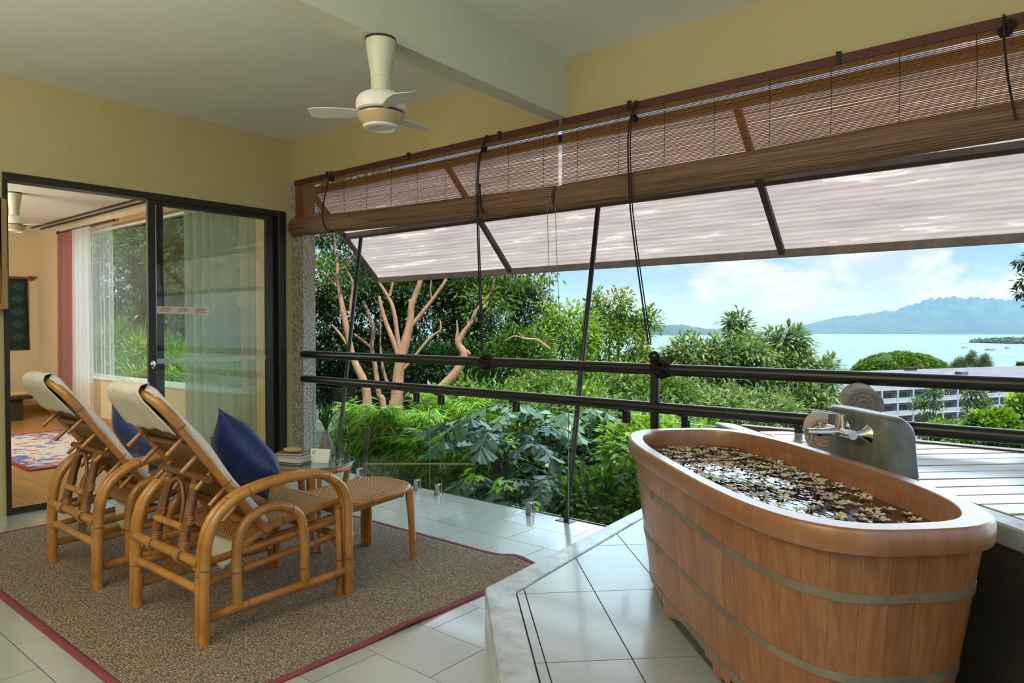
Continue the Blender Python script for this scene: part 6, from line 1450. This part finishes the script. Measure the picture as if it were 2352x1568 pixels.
def hill_leaves(parent, w, d, h, n, seed, L0, W0, m_, tint):
    rng = np.random.default_rng(seed); x = rng.uniform(-1, 1, n * 2); y = rng.uniform(-1, 1, n * 2); k_ = (x * x + y * y) < 1; x, y = x[k_][:n], y[k_][:n]; n = len(x)
    z = (1 - x * x - y * y) ** 0.55
    cl = np.sin(x * 21 + 3 * np.sin(y * 13)) * np.sin(y * 19 + x * 7)
    P = np.stack([x * w, y * d, -2 + h * z + 1.8 * cl + rng.uniform(-1.0, 1.5, n)], 1); D = unit(rng, n) + np.array([0, -0.3, 0.2])
    return stuff(put('foliage', leaf_mesh('foliage', P, D, unit(rng, n) * .6 + np.array([0, 0, 1.]), L0 * rng.uniform(.7, 1.4, n), W0 * rng.uniform(.7, 1.4, n), tint + 0.25 * cl + 0.12 * rng.normal(size=n), m_), parent))
hill_leaves(hl, 60, 50, 31, 34000, 4, 2.6, 1.0, M_lf_mid, 0.36)
for i, (x, y, z, r_, h_, lab) in enumerate(((-64.5, 494, -26.5, 5.0, 9.5, 'feathery pale tree behind the hotel roof, the left of three'), (-58.5, 497, -25.0, 5.5, 11.5, 'feathery pale tree behind the hotel roof, the middle of three'), (-52.0, 500, -25.5, 5.0, 11.0, 'feathery pale tree behind the hotel roof, the right of three'))):
    tree('casuarina_tree', lab, (x, y, -46), [[(x, y, -46, .5), (x, y, z, .3), (x, y, z + h_ * .8, .1)]], [((x, y, z), (r_, r_ * .7, h_ * .7)), ((x + 1, y, z + h_ * .5), (r_ * .5, r_ * .4, h_ * .5))], 80 + i, per=26, L0=1.5, W0=0.12, droop=-0.4, m_=M_casu, tint=0.75, spread=1.2, group='casuarina trees behind the hotel')
for i, (x, y, z, rx, rz, lab) in enumerate(((-47, 470, -27.5, 4, 3.5, 'dark round tree at the right behind the hotel roof'), (-39, 474, -26.8, 6, 4.0, 'bright palm-topped tree group at the right behind the hotel roof'), (-30, 476, -25.0, 6, 5.5, 'tallest tree clump at the right edge behind the hotel roof'), (-21, 478, -26.0, 7, 5.0, 'last tree clump at the right edge of the shore'))):
    tree('shore_tree', lab, (x, y, -48), [[(x, y, -48, .5), (x, y, z, .25)]], [((x, y, z), (rx, rx * .7, rz)), ((x - 2, y, z + rz * .5), (rx * .4, rx * .4, rz * .6))], 90 + i, per=70, L0=1.3, W0=0.3, m_=M_far, tint=0.5 + 0.1 * (i % 2), spread=1.0, group='shore trees behind the hotel')
hut = thing('thatched_hut', 'tan thatched hut roof among the shore trees', 'hut', (-43.5, 462, -33))
MB().add([(-4, -3, 6), (4, -3, 6), (4, 3, 6), (-4, 3, 6), (-1.5, 0, 8.6), (1.5, 0, 8.6)], [(0, 1, 5, 4), (1, 2, 5), (2, 3, 4, 5), (3, 0, 4), (3, 2, 1, 0)]).build('thatch', mat('thatch', (0.52, 0.34, 0.14), 0.9), hut)
MB().box(-3.2, 3.2, -2.4, 2.4, -12, 6).build('hut_wall', M_soil, hut)
sp_ = stuff(MB().grid(30, 4, lambda u, v: (-430 + 520 * u - 260 * u * u * 0.2, 3240 - 420 * u + v * (30 + 500 * u), -59.3)).build('sand_spit', mat('sand', (0.62, 0.56, 0.45), 0.9))); sp_['label'] = 'pale sand spit along the far shore'
rng = np.random.default_rng(9); n_ = 5200; u_ = rng.random(n_) ** 0.8; P = np.stack([-395 + 480 * u_ - 40 * u_ * u_, 3290 - 405 * u_ + rng.random(n_) * 420 * (0.25 + u_), -59 + (3 + 13 * rng.random(n_)) * np.minimum(1, .4 + 3 * u_)], 1)
wd = stuff(put('shore_wood', leaf_mesh('shore_wood', P, unit(rng, n_), unit(rng, n_) * .5 + np.array([0, 0, 1.]), rng.uniform(7, 14, n_), rng.uniform(3, 6, n_), 0.5 + 0.2 * rng.normal(size=n_), M_far))); wd['label'] = 'low wood along the far sand spit'
M_boat = mat('boat_hull', (0.25, 0.27, 0.30), 0.5); M_boat2 = mat('boat_cabin', (0.60, 0.50, 0.45), 0.5)
for i, (x, y, s_, lab) in enumerate(((-226, 2295, 1.3, 'small boat moored off the sand spit, the middle of three'), (-307, 2490, 1.0, 'small boat moored off the sand spit, the far left of three'), (-203, 2520, 1.2, 'small boat moored off the sand spit, the right of three'))):
    bo_ = thing('boat', lab, 'boat', (x, y, -60), RV + 0.2 * i, group='boats in the bay')
    MB().add([(-8 * s_, -1.6 * s_, 0), (7 * s_, -1.6 * s_, 0), (11 * s_, 0, 0.2), (7 * s_, 1.6 * s_, 0), (-8 * s_, 1.6 * s_, 0), (-9 * s_, -2.2 * s_, 2 * s_), (7 * s_, -2.2 * s_, 2 * s_), (13 * s_, 0, 3 * s_), (7 * s_, 2.2 * s_, 2 * s_), (-9 * s_, 2.2 * s_, 2 * s_)], [(0, 1, 6, 5), (1, 2, 7, 6), (2, 3, 8, 7), (3, 4, 9, 8), (4, 0, 5, 9), (5, 6, 7, 8, 9), (4, 3, 2, 1, 0)]).build('hull', M_boat, bo_)
    MB().box(-5 * s_, 3 * s_, -1.6 * s_, 1.6 * s_, 2 * s_, 4.4 * s_).build('cabin', M_boat2, bo_)
# sea haze over the far bay: a thin layer of scattering air
m = bpy.data.materials.new('sea_haze'); m.use_nodes = True; t = m.node_tree; t.nodes.clear()
vs_ = t.nodes.new('ShaderNodeVolumeScatter'); vs_.inputs['Color'].default_value = (0.17, 0.43, 0.80, 1); vs_.inputs['Density'].default_value = 0.00020; vs_.inputs['Anisotropy'].default_value = 0.2
mo = t.nodes.new('ShaderNodeOutputMaterial'); t.links.new(vs_.outputs[0], mo.inputs['Volume'])
hz = stuff(MB().box(-8500, 4500, 2400, 15000, -59.9, 430).build('sea_haze', m)); hz['label'] = 'thin blue haze over the far bay'
